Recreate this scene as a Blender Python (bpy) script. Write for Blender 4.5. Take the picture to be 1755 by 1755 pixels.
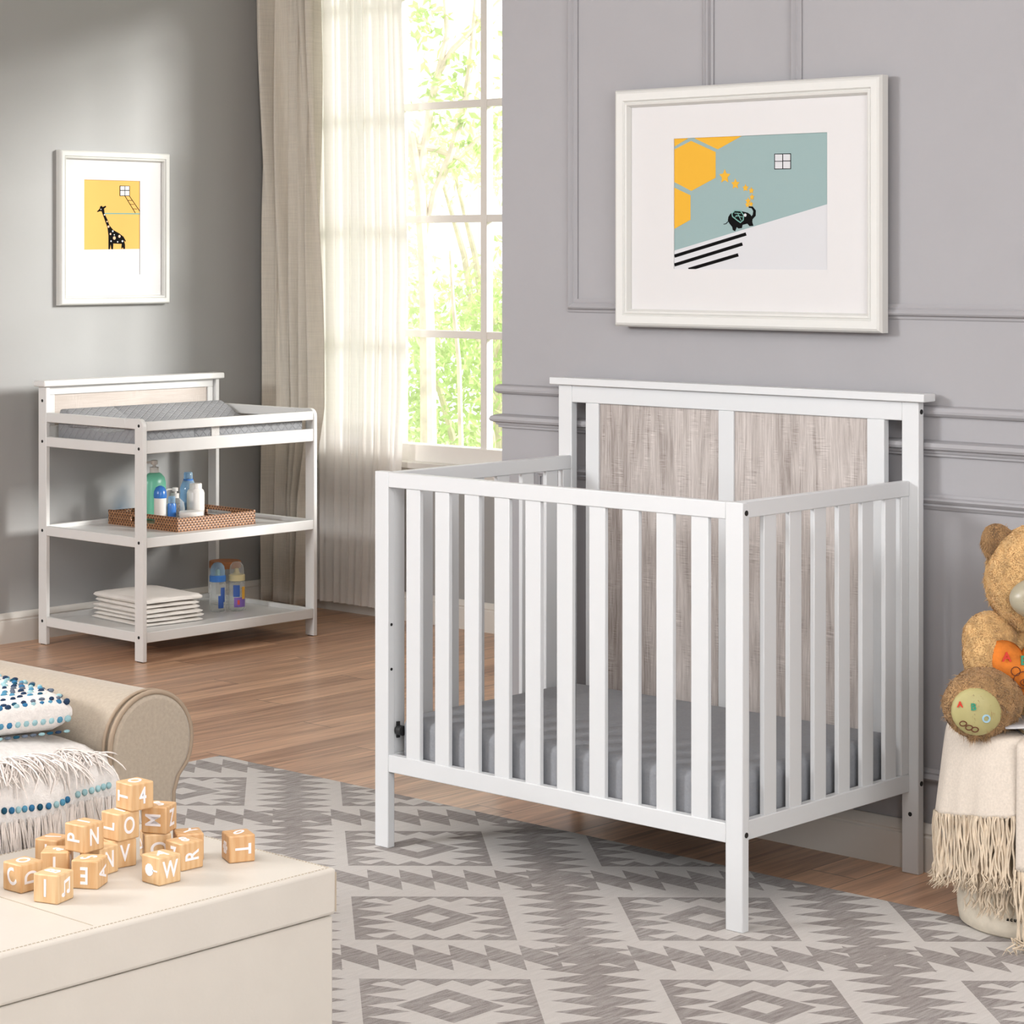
import bpy, bmesh, math, random
from mathutils import Vector, Matrix
import numpy as np
random.seed(7)
S = bpy.context.scene
for o in list(bpy.data.objects): bpy.data.objects.remove(o)
COL = S.collection
PI = math.pi
R = math.radians
SRGB = lambda v: (v/12.92 if v <= .04045 else ((v+.055)/1.055)**2.4)
def rgb(r, g, b): return (SRGB(r/255), SRGB(g/255), SRGB(b/255), 1)

# ---------------------------------------------------------------- camera
TH = .7449
cam_data = bpy.data.cameras.new('camera')
cam = bpy.data.objects.new('camera', cam_data)
COL.objects.link(cam)
cam.location = (4.0603, -3.9251, 1.4)
cam.rotation_euler = (PI/2, 0, TH)
cam_data.sensor_width = 36
cam_data.lens = 4090.58/1755*36
cam_data.shift_y = -(877.5-436.7)/1755
cam_data.clip_start = .05
S.camera = cam

# ---------------------------------------------------------------- world, sun, large lights, exposure
W = bpy.data.worlds.new('world'); S.world = W; W.use_nodes = True
bg = W.node_tree.nodes['Background']
bg.inputs[0].default_value = (1, 1, 1, 1)
bg.inputs[1].default_value = 1.55
def lamp(kind, name, energy, color, loc, target=None, direction=None, size=1, size_y=None, angle=None):
    l = bpy.data.lights.new(name, kind); l.energy = energy; l.color = color
    o = bpy.data.objects.new(name, l); COL.objects.link(o); o.location = loc
    d = Vector(direction) if direction else Vector(target)-Vector(loc)
    o.rotation_euler = d.to_track_quat('-Z', 'Y').to_euler()
    if kind == 'AREA':
        l.shape = 'RECTANGLE'; l.size = size; l.size_y = size_y or size
    if angle is not None: l.angle = angle
    return o
lamp('SUN', 'sun', 6.6, (1, .98, .96), (0, 6, 5), direction=(-.80, -.58, -.30), angle=R(15))
lamp('AREA', 'key_area', 208, (.975, .985, 1), (-1.75, -4.7, 2.55), target=(.8, .5, .75), size=1.2, size_y=1.2)  # unseen soft key lamp standing in for a window behind the camera
lamp('AREA', 'fill_area', 112, (.99, .995, 1), (5.1, -2.6, 1.9), target=(.6, .2, .7), size=2.4, size_y=2.0)  # added fill lamp at the right, brightens the crib side; no window there
lamp('AREA', 'ceiling_fill', 54, (1, 1, 1), (1.2, -1.7, 2.7), target=(1.0, -1.2, 0), size=2.6, size_y=2.0)  # added overhead fill below the closed ceiling
S.view_settings.view_transform = 'Standard'
S.view_settings.look = 'None'
S.view_settings.exposure = .21
S.view_settings.gamma = 1
S.view_settings.use_curve_mapping = False

# ---------------------------------------------------------------- node helpers
class N:
    """small expression wrapper: arithmetic on shader sockets"""
    def __init__(s, t, v): s.t = t; s.v = v
    def _op(s, op, *a, **k):
        n = s.t.nodes.new('ShaderNodeMath'); n.operation = op
        if k.get('clamp'): n.use_clamp = True
        for i, x in enumerate((s,)+a):
            x = x.v if isinstance(x, N) else x
            if isinstance(x, (int, float)): n.inputs[i].default_value = x
            else: s.t.links.new(x, n.inputs[i])
        return N(s.t, n.outputs[0])
    def __add__(s, o): return s._op('ADD', o)
    def __sub__(s, o): return s._op('SUBTRACT', o)
    def __mul__(s, o): return s._op('MULTIPLY', o)
    def __truediv__(s, o): return s._op('DIVIDE', o)
    def __rsub__(s, o): return (s*-1)+o
    __radd__ = __add__; __rmul__ = __mul__
    def __lt__(s, o): return s._op('LESS_THAN', o)
    def __gt__(s, o): return s._op('GREATER_THAN', o)
    def mod(s, m): return s._op('FLOORED_MODULO', m)
    def fract(s): return s._op('FRACT')
    def floor(s): return s._op('FLOOR')
    def abs(s): return s._op('ABSOLUTE')
    def min(s, o): return s._op('MINIMUM', o)
    def max(s, o): return s._op('MAXIMUM', o)
    def tri(s, p): return (((s/p).fract()-.5).abs()*2)      # triangle wave 0..1
    def sin(s): return s._op('SINE')
    def clamp(s): return s._op('ADD', 0.0, clamp=True)
def new_mat(name):
    m = bpy.data.materials.new(name); m.use_nodes = True
    t = m.node_tree; b = t.nodes['Principled BSDF']
    return m, t, b
def coords(t, kind='Object'):
    n = t.nodes.new('ShaderNodeTexCoord'); sp = t.nodes.new('ShaderNodeSeparateXYZ')
    t.links.new(n.outputs[kind], sp.inputs[0])
    return [N(t, sp.outputs[i]) for i in range(3)]
def vec(t, x, y, z):
    n = t.nodes.new('ShaderNodeCombineXYZ')
    for i, q in enumerate((x, y, z)):
        if isinstance(q, N): t.links.new(q.v, n.inputs[i])
        else: n.inputs[i].default_value = q
    return n.outputs[0]
def noise(t, v, scale, detail=4, rough=.55, dist=0):
    n = t.nodes.new('ShaderNodeTexNoise'); t.links.new(v, n.inputs['Vector'])
    n.inputs['Scale'].default_value = scale; n.inputs['Detail'].default_value = detail
    n.inputs['Roughness'].default_value = rough; n.inputs['Distortion'].default_value = dist
    return N(t, n.outputs[0])
def white(t, v):
    n = t.nodes.new('ShaderNodeTexWhiteNoise'); t.links.new(v, n.inputs['Vector'])
    return N(t, n.outputs['Value'])
def mixc(t, f, a, b):
    n = t.nodes.new('ShaderNodeMix'); n.data_type = 'RGBA'
    for i, q in ((0, f), (6, a), (7, b)):
        q = q.v if isinstance(q, N) else q
        if isinstance(q, (tuple, float, int)): n.inputs[i].default_value = q
        else: t.links.new(q, n.inputs[i])
    return n.outputs[2]
def bump(t, b, h, strength=.3, dist=.002):
    n = t.nodes.new('ShaderNodeBump'); n.inputs['Strength'].default_value = strength
    n.inputs['Distance'].default_value = dist
    t.links.new(h.v, n.inputs['Height']); t.links.new(n.outputs[0], b.inputs['Normal'])
def col_in(t, b, c): t.links.new(c, b.inputs['Base Color'])
def simple(name, c, rough=.5, spec=.5, metal=0, nz=0, ns=40, bs=0, bscale=300, bd=.001, sheen=0):
    m, t, b = new_mat(name)
    b.inputs['Base Color'].default_value = c; b.inputs['Roughness'].default_value = rough
    b.inputs['Specular IOR Level'].default_value = spec; b.inputs['Metallic'].default_value = metal
    if sheen: b.inputs['Sheen Weight'].default_value = sheen
    if nz or bs:
        x, y, z = coords(t); v = vec(t, x, y, z)
        if nz:
            f = noise(t, v, ns, 5)
            d = tuple(max(0, q*(1-nz)) for q in c[:3])+(1,); e = tuple(min(1, q*(1+nz)) for q in c[:3])+(1,)
            col_in(t, b, mixc(t, ((f-.5)*2.2+.5).clamp(), d, e))
        if bs: bump(t, b, noise(t, v, bscale, 3), bs, bd)
    return m
def clear(name, tint, alpha=.12, rough=.03):
    """thin clear shell: mostly see-through with a glossy coat, light passes"""
    m = bpy.data.materials.new(name); m.use_nodes = True; t = m.node_tree
    for n in list(t.nodes): t.nodes.remove(n)
    o = t.nodes.new('ShaderNodeOutputMaterial'); tr = t.nodes.new('ShaderNodeBsdfTransparent')
    p = t.nodes.new('ShaderNodeBsdfPrincipled'); mx = t.nodes.new('ShaderNodeMixShader')
    tr.inputs[0].default_value = tint; p.inputs['Base Color'].default_value = tint
    p.inputs['Roughness'].default_value = rough
    lw = t.nodes.new('ShaderNodeLayerWeight'); lw.inputs[0].default_value = .25
    f = (N(t, lw.outputs['Facing'])*.55+alpha).clamp()
    t.links.new(f.v, mx.inputs[0]); t.links.new(tr.outputs[0], mx.inputs[1]); t.links.new(p.outputs[0], mx.inputs[2])
    t.links.new(mx.outputs[0], o.inputs[0]); return m

# ---------------------------------------------------------------- materials
MT = {}
MT['white'] = simple('white_lacquer', (.685, .70, .71, 1), .38, .4)
MT['white_b'] = simple('white_lacquer_table', (.74, .735, .72, 1), .35, .45)
MT['black'] = simple('black_metal', (.015, .015, .015, 1), .35)
MT['hole'] = simple('dark_bolt', (.03, .03, .03, 1), .3, .5, .6)
MT['trim_white'] = simple('trim_paint_white', rgb(222, 218, 211), .45)
MT['bar_white'] = simple('window_paint_white', rgb(244, 240, 234), .5)
MT['ceil'] = simple('ceiling_paint', rgb(225, 223, 220), .8)
MT['wall_r'] = simple('wall_paint_warm_grey', rgb(162, 161, 164), .62, .3, nz=.03, ns=3, bs=.1, bscale=120)
MT['wall_l'] = simple('wall_paint_grey', rgb(166, 166, 165), .5, .35, nz=.03, ns=2, bs=.1, bscale=120)
MT['frame'] = simple('picture_frame_cream', rgb(211, 211, 207), .4)
MT['matboard'] = simple('mat_board', rgb(213, 212, 212), .7)
MT['mattress'] = None
MT['leather'] = simple('cream_leather', rgb(206, 200, 190), .42, .45, nz=.03, ns=8, bs=.25, bscale=160, bd=.001)
MT['stitch'] = simple('leather_seam', rgb(178, 166, 148), .6)
MT['sofa'] = simple('sofa_linen', rgb(168, 156, 140), .85, .2, nz=.09, ns=160, bs=.4, bscale=420, bd=.001, sheen=.2)
MT['piping'] = simple('sofa_piping', rgb(158, 141, 122), .8, .2)
MT['yarn'] = simple('ivory_yarn', rgb(226, 218, 212), .85, .2, nz=.12, ns=60)
MT['yarn_body'] = simple('ivory_cotton_weave', rgb(222, 218, 214), .9, .2, nz=.08, ns=90, bs=.6, bscale=250, bd=.003)
for i, c in enumerate([(38, 58, 84), (52, 110, 150), (84, 140, 168), (150, 186, 192), (96, 106, 120), (30, 76, 98)]):
    MT['blue%d' % i] = simple('blue_tuft_%s' % ['navy', 'azure', 'steel', 'pale', 'slate', 'petrol'][i], rgb(*c), .8, .2, nz=.2, ns=80)
MT['throw'] = simple('oatmeal_linen_throw', rgb(214, 203, 190), .9, .2, nz=.09, ns=220, bs=.4, bscale=380, bd=.001)
MT['throw_fringe'] = simple('oatmeal_fringe_yarn', rgb(216, 200, 178), .9, .2, nz=.2, ns=30)
MT['canvas'] = simple('canvas_basket', rgb(216, 207, 190), .85, .2, nz=.06, ns=60, bs=.3, bscale=300)
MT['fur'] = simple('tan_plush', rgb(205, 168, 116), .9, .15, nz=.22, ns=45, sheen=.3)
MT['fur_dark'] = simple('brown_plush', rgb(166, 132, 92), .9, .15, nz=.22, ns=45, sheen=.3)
MT['pad_green'] = simple('olive_satin_pad', rgb(176, 168, 116), .5, .4, nz=.06, ns=30, bs=.3, bscale=40, bd=.004)
MT['muzzle'] = simple('grey_satin_muzzle', rgb(168, 160, 138), .35, .6, nz=.08, ns=20, bs=.3, bscale=30, bd=.003)
MT['orange'] = simple('orange_plush', rgb(206, 118, 46), .85, .2, nz=.28, ns=28, bs=.6, bscale=60, bd=.004)
MT['thread_dark'] = simple('brown_thread', rgb(96, 46, 20), .7)
MT['thread_red'] = simple('red_thread', rgb(205, 52, 30), .6)
MT['thread_teal'] = simple('teal_thread', rgb(48, 142, 110), .6)
MT['thread_blue'] = simple('pale_blue_thread', rgb(160, 196, 214), .5)
MT['cloth'] = simple('muslin_cloth', rgb(232, 226, 219), .9, .2, nz=.03, ns=20, bs=.3, bscale=200, bd=.001)
MT['ink'] = simple('black_ink', (.006, .006, .006, 1), .9, .08)
MT['letter'] = simple('white_letter_paint', rgb(240, 238, 242), .6)
MT['p_yellow'] = simple('print_yellow', rgb(222, 168, 34), .7)
MT['p_yellow2'] = simple('print_light_yellow', rgb(222, 172, 84), .7)
MT['p_teal'] = simple('print_teal', rgb(142, 166, 166), .7)
MT['p_white'] = simple('print_white', rgb(204, 205, 208), .7)
MT['p_tealline'] = simple('print_teal_line', rgb(110, 160, 150), .7)
MT['p_pink'] = simple('print_pink', rgb(240, 190, 160), .7)
MT['green_b'] = simple('green_plastic', rgb(112, 190, 160), .3, .5)
MT['blue_b'] = simple('blue_plastic', rgb(60, 120, 196), .25, .5)
MT['white_pl'] = simple('white_plastic', rgb(232, 228, 222), .3, .5)
MT['clear'] = clear('clear_plastic', (.93, .94, .93, 1))
MT['clear_blue'] = clear('clear_blue_plastic', (.55, .75, .92, 1), .25)
MT['glass'] = clear('window_glass', (.985, .99, .985, 1), .0, .01)
MT['lidwood'] = simple('wooden_lid', rgb(170, 108, 62), .5, nz=.1, ns=20)
MT['teat'] = simple('silicone_teat', rgb(222, 208, 160), .4)
MT['label_b'] = simple('blue_print', rgb(60, 96, 170), .5)
MT['label_p'] = simple('purple_print', rgb(132, 100, 180), .5)
MT['label_r'] = simple('red_print', rgb(214, 84, 70), .5)
MT['label_y'] = simple('yellow_print', rgb(240, 180, 60), .5)
MT['paper'] = simple('paper_pages', rgb(214, 196, 160), .8)
MT['paperw'] = simple('glossy_cover', rgb(206, 206, 208), .35)
MT['bark'] = simple('pale_bark', rgb(222, 208, 188), .9, nz=.25, ns=12)
MT['rodmetal'] = simple('rod_metal', rgb(120, 116, 110), .4, metal=.7)
MT['ground'] = simple('garden_ground', rgb(176, 190, 140), .9, nz=.2, ns=3)

def fabric_translucent(name, c, trl, transp=0, nz=.05, ns=150, weave=0):
    m = bpy.data.materials.new(name); m.use_nodes = True; t = m.node_tree
    b = t.nodes['Principled BSDF']; b.inputs['Roughness'].default_value = .9
    b.inputs['Specular IOR Level'].default_value = .15
    o = [n for n in t.nodes if n.type == 'OUTPUT_MATERIAL'][0]
    x, y, z = coords(t)
    f = noise(t, vec(t, x*ns, y*ns, z*12), 1, 3)
    g = noise(t, vec(t, x*8, y*8, z*ns), 1, 3)
    k = ((f*.5+g*.5-.5)*2.4+.5).clamp()
    cc = mixc(t, k, tuple(q*(1-nz) for q in c[:3])+(1,), tuple(min(1, q*(1+nz)) for q in c[:3])+(1,))
    col_in(t, b, cc)
    if weave: bump(t, b, k, weave, .001)
    tl = t.nodes.new('ShaderNodeBsdfTranslucent'); t.links.new(cc, tl.inputs[0])
    mx = t.nodes.new('ShaderNodeMixShader'); mx.inputs[0].default_value = trl
    t.links.new(b.outputs[0], mx.inputs[1]); t.links.new(tl.outputs[0], mx.inputs[2]); out = mx.outputs[0]
    if transp:
        tp = t.nodes.new('ShaderNodeBsdfTransparent'); m2 = t.nodes.new('ShaderNodeMixShader')
        m2.inputs[0].default_value = transp
        t.links.new(out, m2.inputs[1]); t.links.new(tp.outputs[0], m2.inputs[2]); out = m2.outputs[0]
    t.links.new(out, o.inputs[0]); return m
MT['linen'] = fabric_translucent('linen_curtain', rgb(226, 219, 207), .22, 0, .1, 240, .5)
MT['sheer'] = fabric_translucent('sheer_curtain', rgb(251, 248, 244), .36, .01, .02, 200)
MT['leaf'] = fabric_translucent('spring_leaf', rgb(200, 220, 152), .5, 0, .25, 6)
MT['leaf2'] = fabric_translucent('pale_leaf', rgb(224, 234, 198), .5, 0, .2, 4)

# floor planks run along Y
m, t, b = new_mat('walnut_plank_floor'); MT['floor'] = m
x, y, z = coords(t)
row = (x/.125).floor(); yo = y/1.3+row*.37; pl = yo.floor()
tone = white(t, vec(t, row, pl, 0))
grain = noise(t, vec(t, x*38+tone*30, y*2.2, 0), 1, 6, .6, .6)
fine = noise(t, vec(t, x*240, y*5, 0), 1, 3)
k = ((grain-.5)*1.7+(fine-.5)*.6+(tone-.5)*.45+.5).clamp()
c = mixc(t, k, rgb(150, 109, 83), rgb(240, 194, 158))
gx = ((x/.125).fract()-.5).abs() > .488; gy = (yo.fract()-.5).abs() > .4985
c = mixc(t, gx.max(gy)*.65, c, rgb(56, 36, 28)); col_in(t, b, c)
b.inputs['Roughness'].default_value = .30
bump(t, b, k, .08, .001)

# rug: woven diamonds with toothed bands
m, t, b = new_mat('kilim_rug_pattern'); MT['rug'] = m
x, y, z = coords(t)
wob = noise(t, vec(t, x*40, y*40, 0), 1, 2)*.008
P = x+y*1.11; Q = x-y*1.11
p = (P-.39).mod(.86); q = (Q-.28).mod(.88)
ins = p < .37; inq = q < .39
tq = q.tri(.098)+wob; tp = p.tri(.098)+wob
# v band: spine with teeth on both sides
vb = ((p-.185).abs() < (tq*.125+.022))
# h band: row of slanted teeth
saw = (p/.108).fract()
hb = ((q-(saw*.11+.05)) > 0)*((q-(saw*.11+.20)) < 0)
cross = ((p-.185).abs()+(q-.195).abs()*.7) < .16
# diamonds
dp = (p-.37).min(p*-1+.86); dq = (q-.39).min(q*-1+.88)
edge = (dp < (tq*.12+.012)).max(dq < (tp*.055+.012))
r0 = (p-.615).abs()+(q-.635).abs()*1.0; r0 = (r0/.03).floor()*.03
ring = (r0 > .055)*(r0 < .125)
cell = edge.max(ring)
one = (1-ins)*(1-inq)*cell
g1 = ins*(1-inq)*vb; g2 = inq*(1-ins)*hb; g3 = ins*inq*(vb.max(hb))
g = one.max(g1).max(g2).max(g3)
st = noise(t, vec(t, x*130, y*14, 0), 1, 4, .65)
tn = noise(t, vec(t, x*1.6, y*1.6, 0), 1, 2)
sp = noise(t, vec(t, x*420, y*420, 0), 1, 2)
light = mixc(t, ((st-.5)*1.2+(sp-.5)*.8+.5).clamp(), rgb(196, 192, 188), rgb(218, 214, 210))
dk = mixc(t, ((tn-.5)*3+.5).clamp(), rgb(170, 164, 161), rgb(188, 184, 181))
dark = mixc(t, ((st-.5)*2.6+(sp-.5)*1.2+.5).clamp(), rgb(138, 131, 128), dk)
col_in(t, b, mixc(t, g, light, dark))
b.inputs['Roughness'].default_value = .95; b.inputs['Specular IOR Level'].default_value = .1
bump(t, b, sp*.6+st*.4, .6, .003)

# rough-sawn grey oak, grain runs along Z (crib) or X (changing table)
def oak(name, axis, lo, hi, con=1.6):
    m, t, b = new_mat(name)
    x, y, z = coords(t)
    u, w = (x, z) if axis == 'z' else (z, x)
    st = (u/.075).floor(); tone = white(t, vec(t, st, 3.3, 0))
    warp = noise(t, vec(t, u*7, w*1.6+tone*9, tone*5), 1, 2, .5)
    fib = noise(t, vec(t, u*330+warp*10, w*9+tone*20, 0), 1, 4, .75)
    fib2 = noise(t, vec(t, u*110+warp*8, w*3.2+tone*11, 4.0), 1, 3, .6)
    rings = ((u*95+warp*30+tone*5).sin()*.5+.5)
    saw_ = noise(t, vec(t, u*22, w*330, 2.0), 1, 2)
    patch = noise(t, vec(t, u*26, w*11+tone*3, 7.0), 1, 2)
    cross_ = ((saw_-.5)*2)*((patch-.5)*6).clamp()
    k = ((fib-.5)*con+(fib2-.5)*con*.5+(rings-.5)*.16+(tone-.5)*.26+cross_*.7+.52).clamp()
    col_in(t, b, mixc(t, k, lo, hi)); b.inputs['Roughness'].default_value = .7
    bump(t, b, k, .35, .001); return m
MT['oak'] = oak('grey_sawn_oak', 'z', rgb(118, 106, 99), rgb(214, 206, 201), 1.5)
MT['oak_pale'] = oak('pale_ash_inlay', 'x', rgb(180, 166, 155), rgb(212, 202, 194), 1.2)

# maple toy blocks
m, t, b = new_mat('maple_wood'); MT['maple'] = m
x, y, z = coords(t)
oi = t.nodes.new('ShaderNodeObjectInfo'); rnd = N(t, oi.outputs['Random'])
w = noise(t, vec(t, x*30+rnd*40, y*30, z*7), 1, 3)
rg = ((x*520+y*330+w*14+rnd*6).sin()*.5+.5)
fb = noise(t, vec(t, x*500, y*500, z*40), 1, 3)
k = (rg*.35+(fb-.5)*.5+(rnd-.5)*.5+.4).clamp()
col_in(t, b, mixc(t, k, rgb(226, 196, 152), rgb(206, 158, 108))); b.inputs['Roughness'].default_value = .45

# mattress sheet: grey with scattered little dashes
m, t, b = new_mat('grey_crib_sheet'); MT['mattress'] = m
x, y, z = coords(t)
cx_, cy_ = x/.085, y/.06
ix, iy = cx_.floor(), cy_.floor()
rx_ = white(t, vec(t, ix, iy, 1)); ry_ = white(t, vec(t, ix, iy, 2)); rt = white(t, vec(t, ix, iy, 3))
u = (cx_.fract()-.25-rx_*.5)*.085; v = (cy_.fract()-.25-ry_*.5)*.06
sl = (rt-.5)*2
dash = ((v-u*sl).abs() < .0011)*(u.abs() < .009)*(z > .285)
nz = noise(t, vec(t, x*160, y*160, z*160), 1, 3)
c = mixc(t, nz, rgb(142, 144, 149), rgb(158, 160, 164))
col_in(t, b, mixc(t, dash*.75, c, rgb(46, 48, 54)))
b.inputs['Roughness'].default_value = .85; b.inputs['Specular IOR Level'].default_value = .2
bump(t, b, noise(t, vec(t, x*22, y*22, z*22), 1, 3), .35, .01)

# changing pad: quilted grey
m, t, b = new_mat('grey_quilted_pad'); MT['pad'] = m
x, y, z = coords(t)
qa = (x+y*1.0+z).tri(.035); qb = (x-y*1.0-z).tri(.035)
qq = qa.min(qb)
nz = noise(t, vec(t, x*90, y*90, z*90), 1, 3)
col_in(t, b, mixc(t, nz, rgb(132, 133, 136), rgb(160, 161, 164)))
b.inputs['Roughness'].default_value = .7
bump(t, b, (qq*4).clamp(), .5, .004)

# rattan weave
m, t, b = new_mat('rattan_weave'); MT['rattan'] = m
x, y, z = coords(t)
s_ = x+y
ca = ((s_*900/1.0).sin()*.5+.5); rowi = (z/.0088).floor()
cell = ((s_/.0150+rowi*.5).fract()-.5).abs()*2; rz_ = ((z/.0088).fract()-.5).abs()*2
hole = (cell > .52)*(rz_ < .70)
nz = noise(t, vec(t, x*60, y*60, z*60), 1, 3)
c = mixc(t, nz, rgb(126, 76, 44), rgb(190, 142, 100))
col_in(t, b, mixc(t, hole*.9, c, rgb(48, 22, 12))); b.inputs['Roughness'].default_value = .45
bump(t, b, (1-rz_)*(1-hole), .6, .002)

# ---------------------------------------------------------------- mesh helpers
class MB:
    def __init__(s): s.V = []; s.F = []; s.I = []
    def add(s, vs, fs, mi=0):
        o = len(s.V); s.V += [tuple(v) for v in vs]
        s.F += [tuple(i+o for i in f) for f in fs]; s.I += [mi]*len(fs); return s
    def box(s, x0, y0, z0, x1, y1, z1, mi=0):
        if x0 > x1: x0, x1 = x1, x0
        if y0 > y1: y0, y1 = y1, y0
        if z0 > z1: z0, z1 = z1, z0
        v = [(x, y, z) for x in (x0, x1) for y in (y0, y1) for z in (z0, z1)]
        return s.add(v, [(0, 1, 3, 2), (4, 6, 7, 5), (0, 4, 5, 1), (2, 3, 7, 6), (0, 2, 6, 4), (1, 5, 7, 3)], mi)
    def tube(s, pts, r, n=8, mi=0, cap=True, flat=1.0):
        pts = [Vector(p) for p in pts]; k = len(pts)
        rr = r if isinstance(r, (list, tuple)) else [r]*k
        vs = []; fs = []; up = None
        for i, p in enumerate(pts):
            d = (pts[min(i+1, k-1)]-pts[max(i-1, 0)])
            d = d.normalized() if d.length > 1e-9 else Vector((0, 0, 1))
            if up is None:
                up = Vector((0, 0, 1)) if abs(d.z) < .9 else Vector((1, 0, 0))
            a = d.cross(up); a = a.normalized() if a.length > 1e-6 else Vector((1, 0, 0))
            b_ = a.cross(d); up = b_
            for j in range(n):
                t_ = 2*PI*j/n; vs.append(p+a*math.cos(t_)*rr[i]+b_*math.sin(t_)*rr[i]*flat)
        for i in range(k-1):
            for j in range(n):
                fs.append((i*n+j, i*n+(j+1) % n, (i+1)*n+(j+1) % n, (i+1)*n+j))
        if cap: fs.append(tuple(range(n))[::-1]); fs.append(tuple((k-1)*n+j for j in range(n)))
        return s.add(vs, fs, mi)
    def lathe(s, prof, n=32, c=(0, 0, 0), mi=0, sx=1, sy=1, cap=True):
        vs = []; fs = []; k = len(prof)
        for r, z in prof:
            for j in range(n):
                a = 2*PI*j/n; vs.append((c[0]+r*sx*math.cos(a), c[1]+r*sy*math.sin(a), c[2]+z))
        for i in range(k-1):
            for j in range(n): fs.append((i*n+j, i*n+(j+1) % n, (i+1)*n+(j+1) % n, (i+1)*n+j))
        if cap:
            if prof[0][0] > 1e-5: fs.append(tuple(range(n))[::-1])
            if prof[-1][0] > 1e-5: fs.append(tuple((k-1)*n+j for j in range(n)))
        return s.add(vs, fs, mi)
    def blob(s, c, r, rot=None, n=24, mi=0, f=None):
        vs = []; fs = []; m = n//2; c = Vector(c)
        for i in range(m+1):
            ph = PI*i/m
            for j in range(n):
                a = 2*PI*j/n; d = Vector((math.sin(ph)*math.cos(a), math.sin(ph)*math.sin(a), math.cos(ph)))
                q = Vector((d.x*r[0], d.y*r[1], d.z*r[2]))
                if f: q = q*f(d)
                if rot: q = rot @ q
                vs.append(c+q)
        for i in range(m):
            for j in range(n): fs.append((i*n+j, (i+1)*n+j, (i+1)*n+(j+1) % n, i*n+(j+1) % n))
        return s.add(vs, fs, mi)
    def prism(s, poly, n0, n1, O=(0, 0, 0), U=(1, 0, 0), V=(0, 0, 1), mi=0):
        O, U, V = Vector(O), Vector(U), Vector(V); Nn = U.cross(V)
        k = len(poly)
        a = sum(poly[i][0]*poly[(i+1) % k][1]-poly[(i+1) % k][0]*poly[i][1] for i in range(k))
        if a < 0: poly = poly[::-1]
        vs = [O+U*p[0]+V*p[1]+Nn*n0 for p in poly]+[O+U*p[0]+V*p[1]+Nn*n1 for p in poly]
        fs = [tuple(range(k))[::-1], tuple(range(k, 2*k))]+[(i, (i+1) % k, k+(i+1) % k, k+i) for i in range(k)]
        return s.add(vs, fs, mi)
    def sheet(s, f, nu, nv, mi=0, close_u=False):
        vs = [f(i/nu, j/nv) for j in range(nv+1) for i in range(nu+1)]
        fs = [(j*(nu+1)+i, j*(nu+1)+i+1, (j+1)*(nu+1)+i+1, (j+1)*(nu+1)+i) for j in range(nv) for i in range(nu)]
        return s.add(vs, fs, mi)
    def build(s, name, mats, parent=None, loc=(0, 0, 0), rz=0, smooth=35, bevel=0, seg=2, solid=0, sub=0, weld=False):
        me = bpy.data.meshes.new(name); me.from_pydata(s.V, [], s.F)
        if not isinstance(mats, (list, tuple)): mats = [mats]
        for m_ in mats: me.materials.append(MT[m_] if isinstance(m_, str) else m_)
        if any(s.I): me.polygons.foreach_set('material_index', s.I)
        if weld:
            bm = bmesh.new(); bm.from_mesh(me); bmesh.ops.remove_doubles(bm, verts=bm.verts, dist=1e-5)
            bmesh.ops.recalc_face_normals(bm, faces=bm.faces); bm.to_mesh(me); bm.free()
        if smooth:
            me.polygons.foreach_set('use_smooth', [True]*len(me.polygons))
            me.set_sharp_from_angle(angle=R(smooth))
        me.update()
        o = bpy.data.objects.new(name, me); COL.objects.link(o)
        o.location = loc; o.rotation_euler = (0, 0, rz)
        if parent: o.parent = parent
        if solid:
            md = o.modifiers.new('solid', 'SOLIDIFY'); md.thickness = solid; md.offset = 0
        if bevel:
            md = o.modifiers.new('bevel', 'BEVEL'); md.width = bevel; md.segments = seg
            md.limit_method = 'ANGLE'; md.angle_limit = R(40)
            md.harden_normals = False
        if sub:
            md = o.modifiers.new('sub', 'SUBSURF'); md.levels = sub; md.render_levels = sub
        return o
def B(x0, y0, z0, x1, y1, z1, mi=0): return MB().box(x0, y0, z0, x1, y1, z1, mi)
def scale_mesh(root_, k_):
    for c_ in root_.children: c_.data.transform(Matrix.Scale(k_, 4))
def tag(o, label=None, cat=None, group=None, kind=None):
    if label: o['label'] = label
    if cat: o['category'] = cat
    if group: o['group'] = group
    if kind: o['kind'] = kind
    return o
def root(name, label, cat, loc=(0, 0, 0), rz=0, group=None):
    o = bpy.data.objects.new(name, None); COL.objects.link(o); o.location = loc; o.rotation_euler = (0, 0, rz)
    o.empty_display_size = .1
    return tag(o, label, cat, group)
def struct(o): o['kind'] = 'structure'; return o
def text_part(txt, size, mat, parent, M_, depth=.0006, name='letter', bold=0):
    cu = bpy.data.curves.new('txt', 'FONT'); cu.body = txt; cu.size = size; cu.extrude = depth
    cu.align_x = 'CENTER'; cu.align_y = 'CENTER'; cu.offset = bold
    tmp = bpy.data.objects.new('tmp', cu); COL.objects.link(tmp)
    dg = bpy.context.evaluated_depsgraph_get(); dg.update()
    me = bpy.data.meshes.new_from_object(tmp.evaluated_get(dg)); bpy.data.objects.remove(tmp)
    me.name = name; me.transform(M_); me.materials.clear(); me.materials.append(MT[mat])
    o = bpy.data.objects.new(name, me); COL.objects.link(o); o.parent = parent; return o
def frameM(O, U, V):
    O, U, V = Vector(O), Vector(U).normalized(), Vector(V).normalized(); n = U.cross(V)
    return Matrix(((U.x, V.x, n.x, O.x), (U.y, V.y, n.y, O.y), (U.z, V.z, n.z, O.z), (0, 0, 0, 1)))

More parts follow.
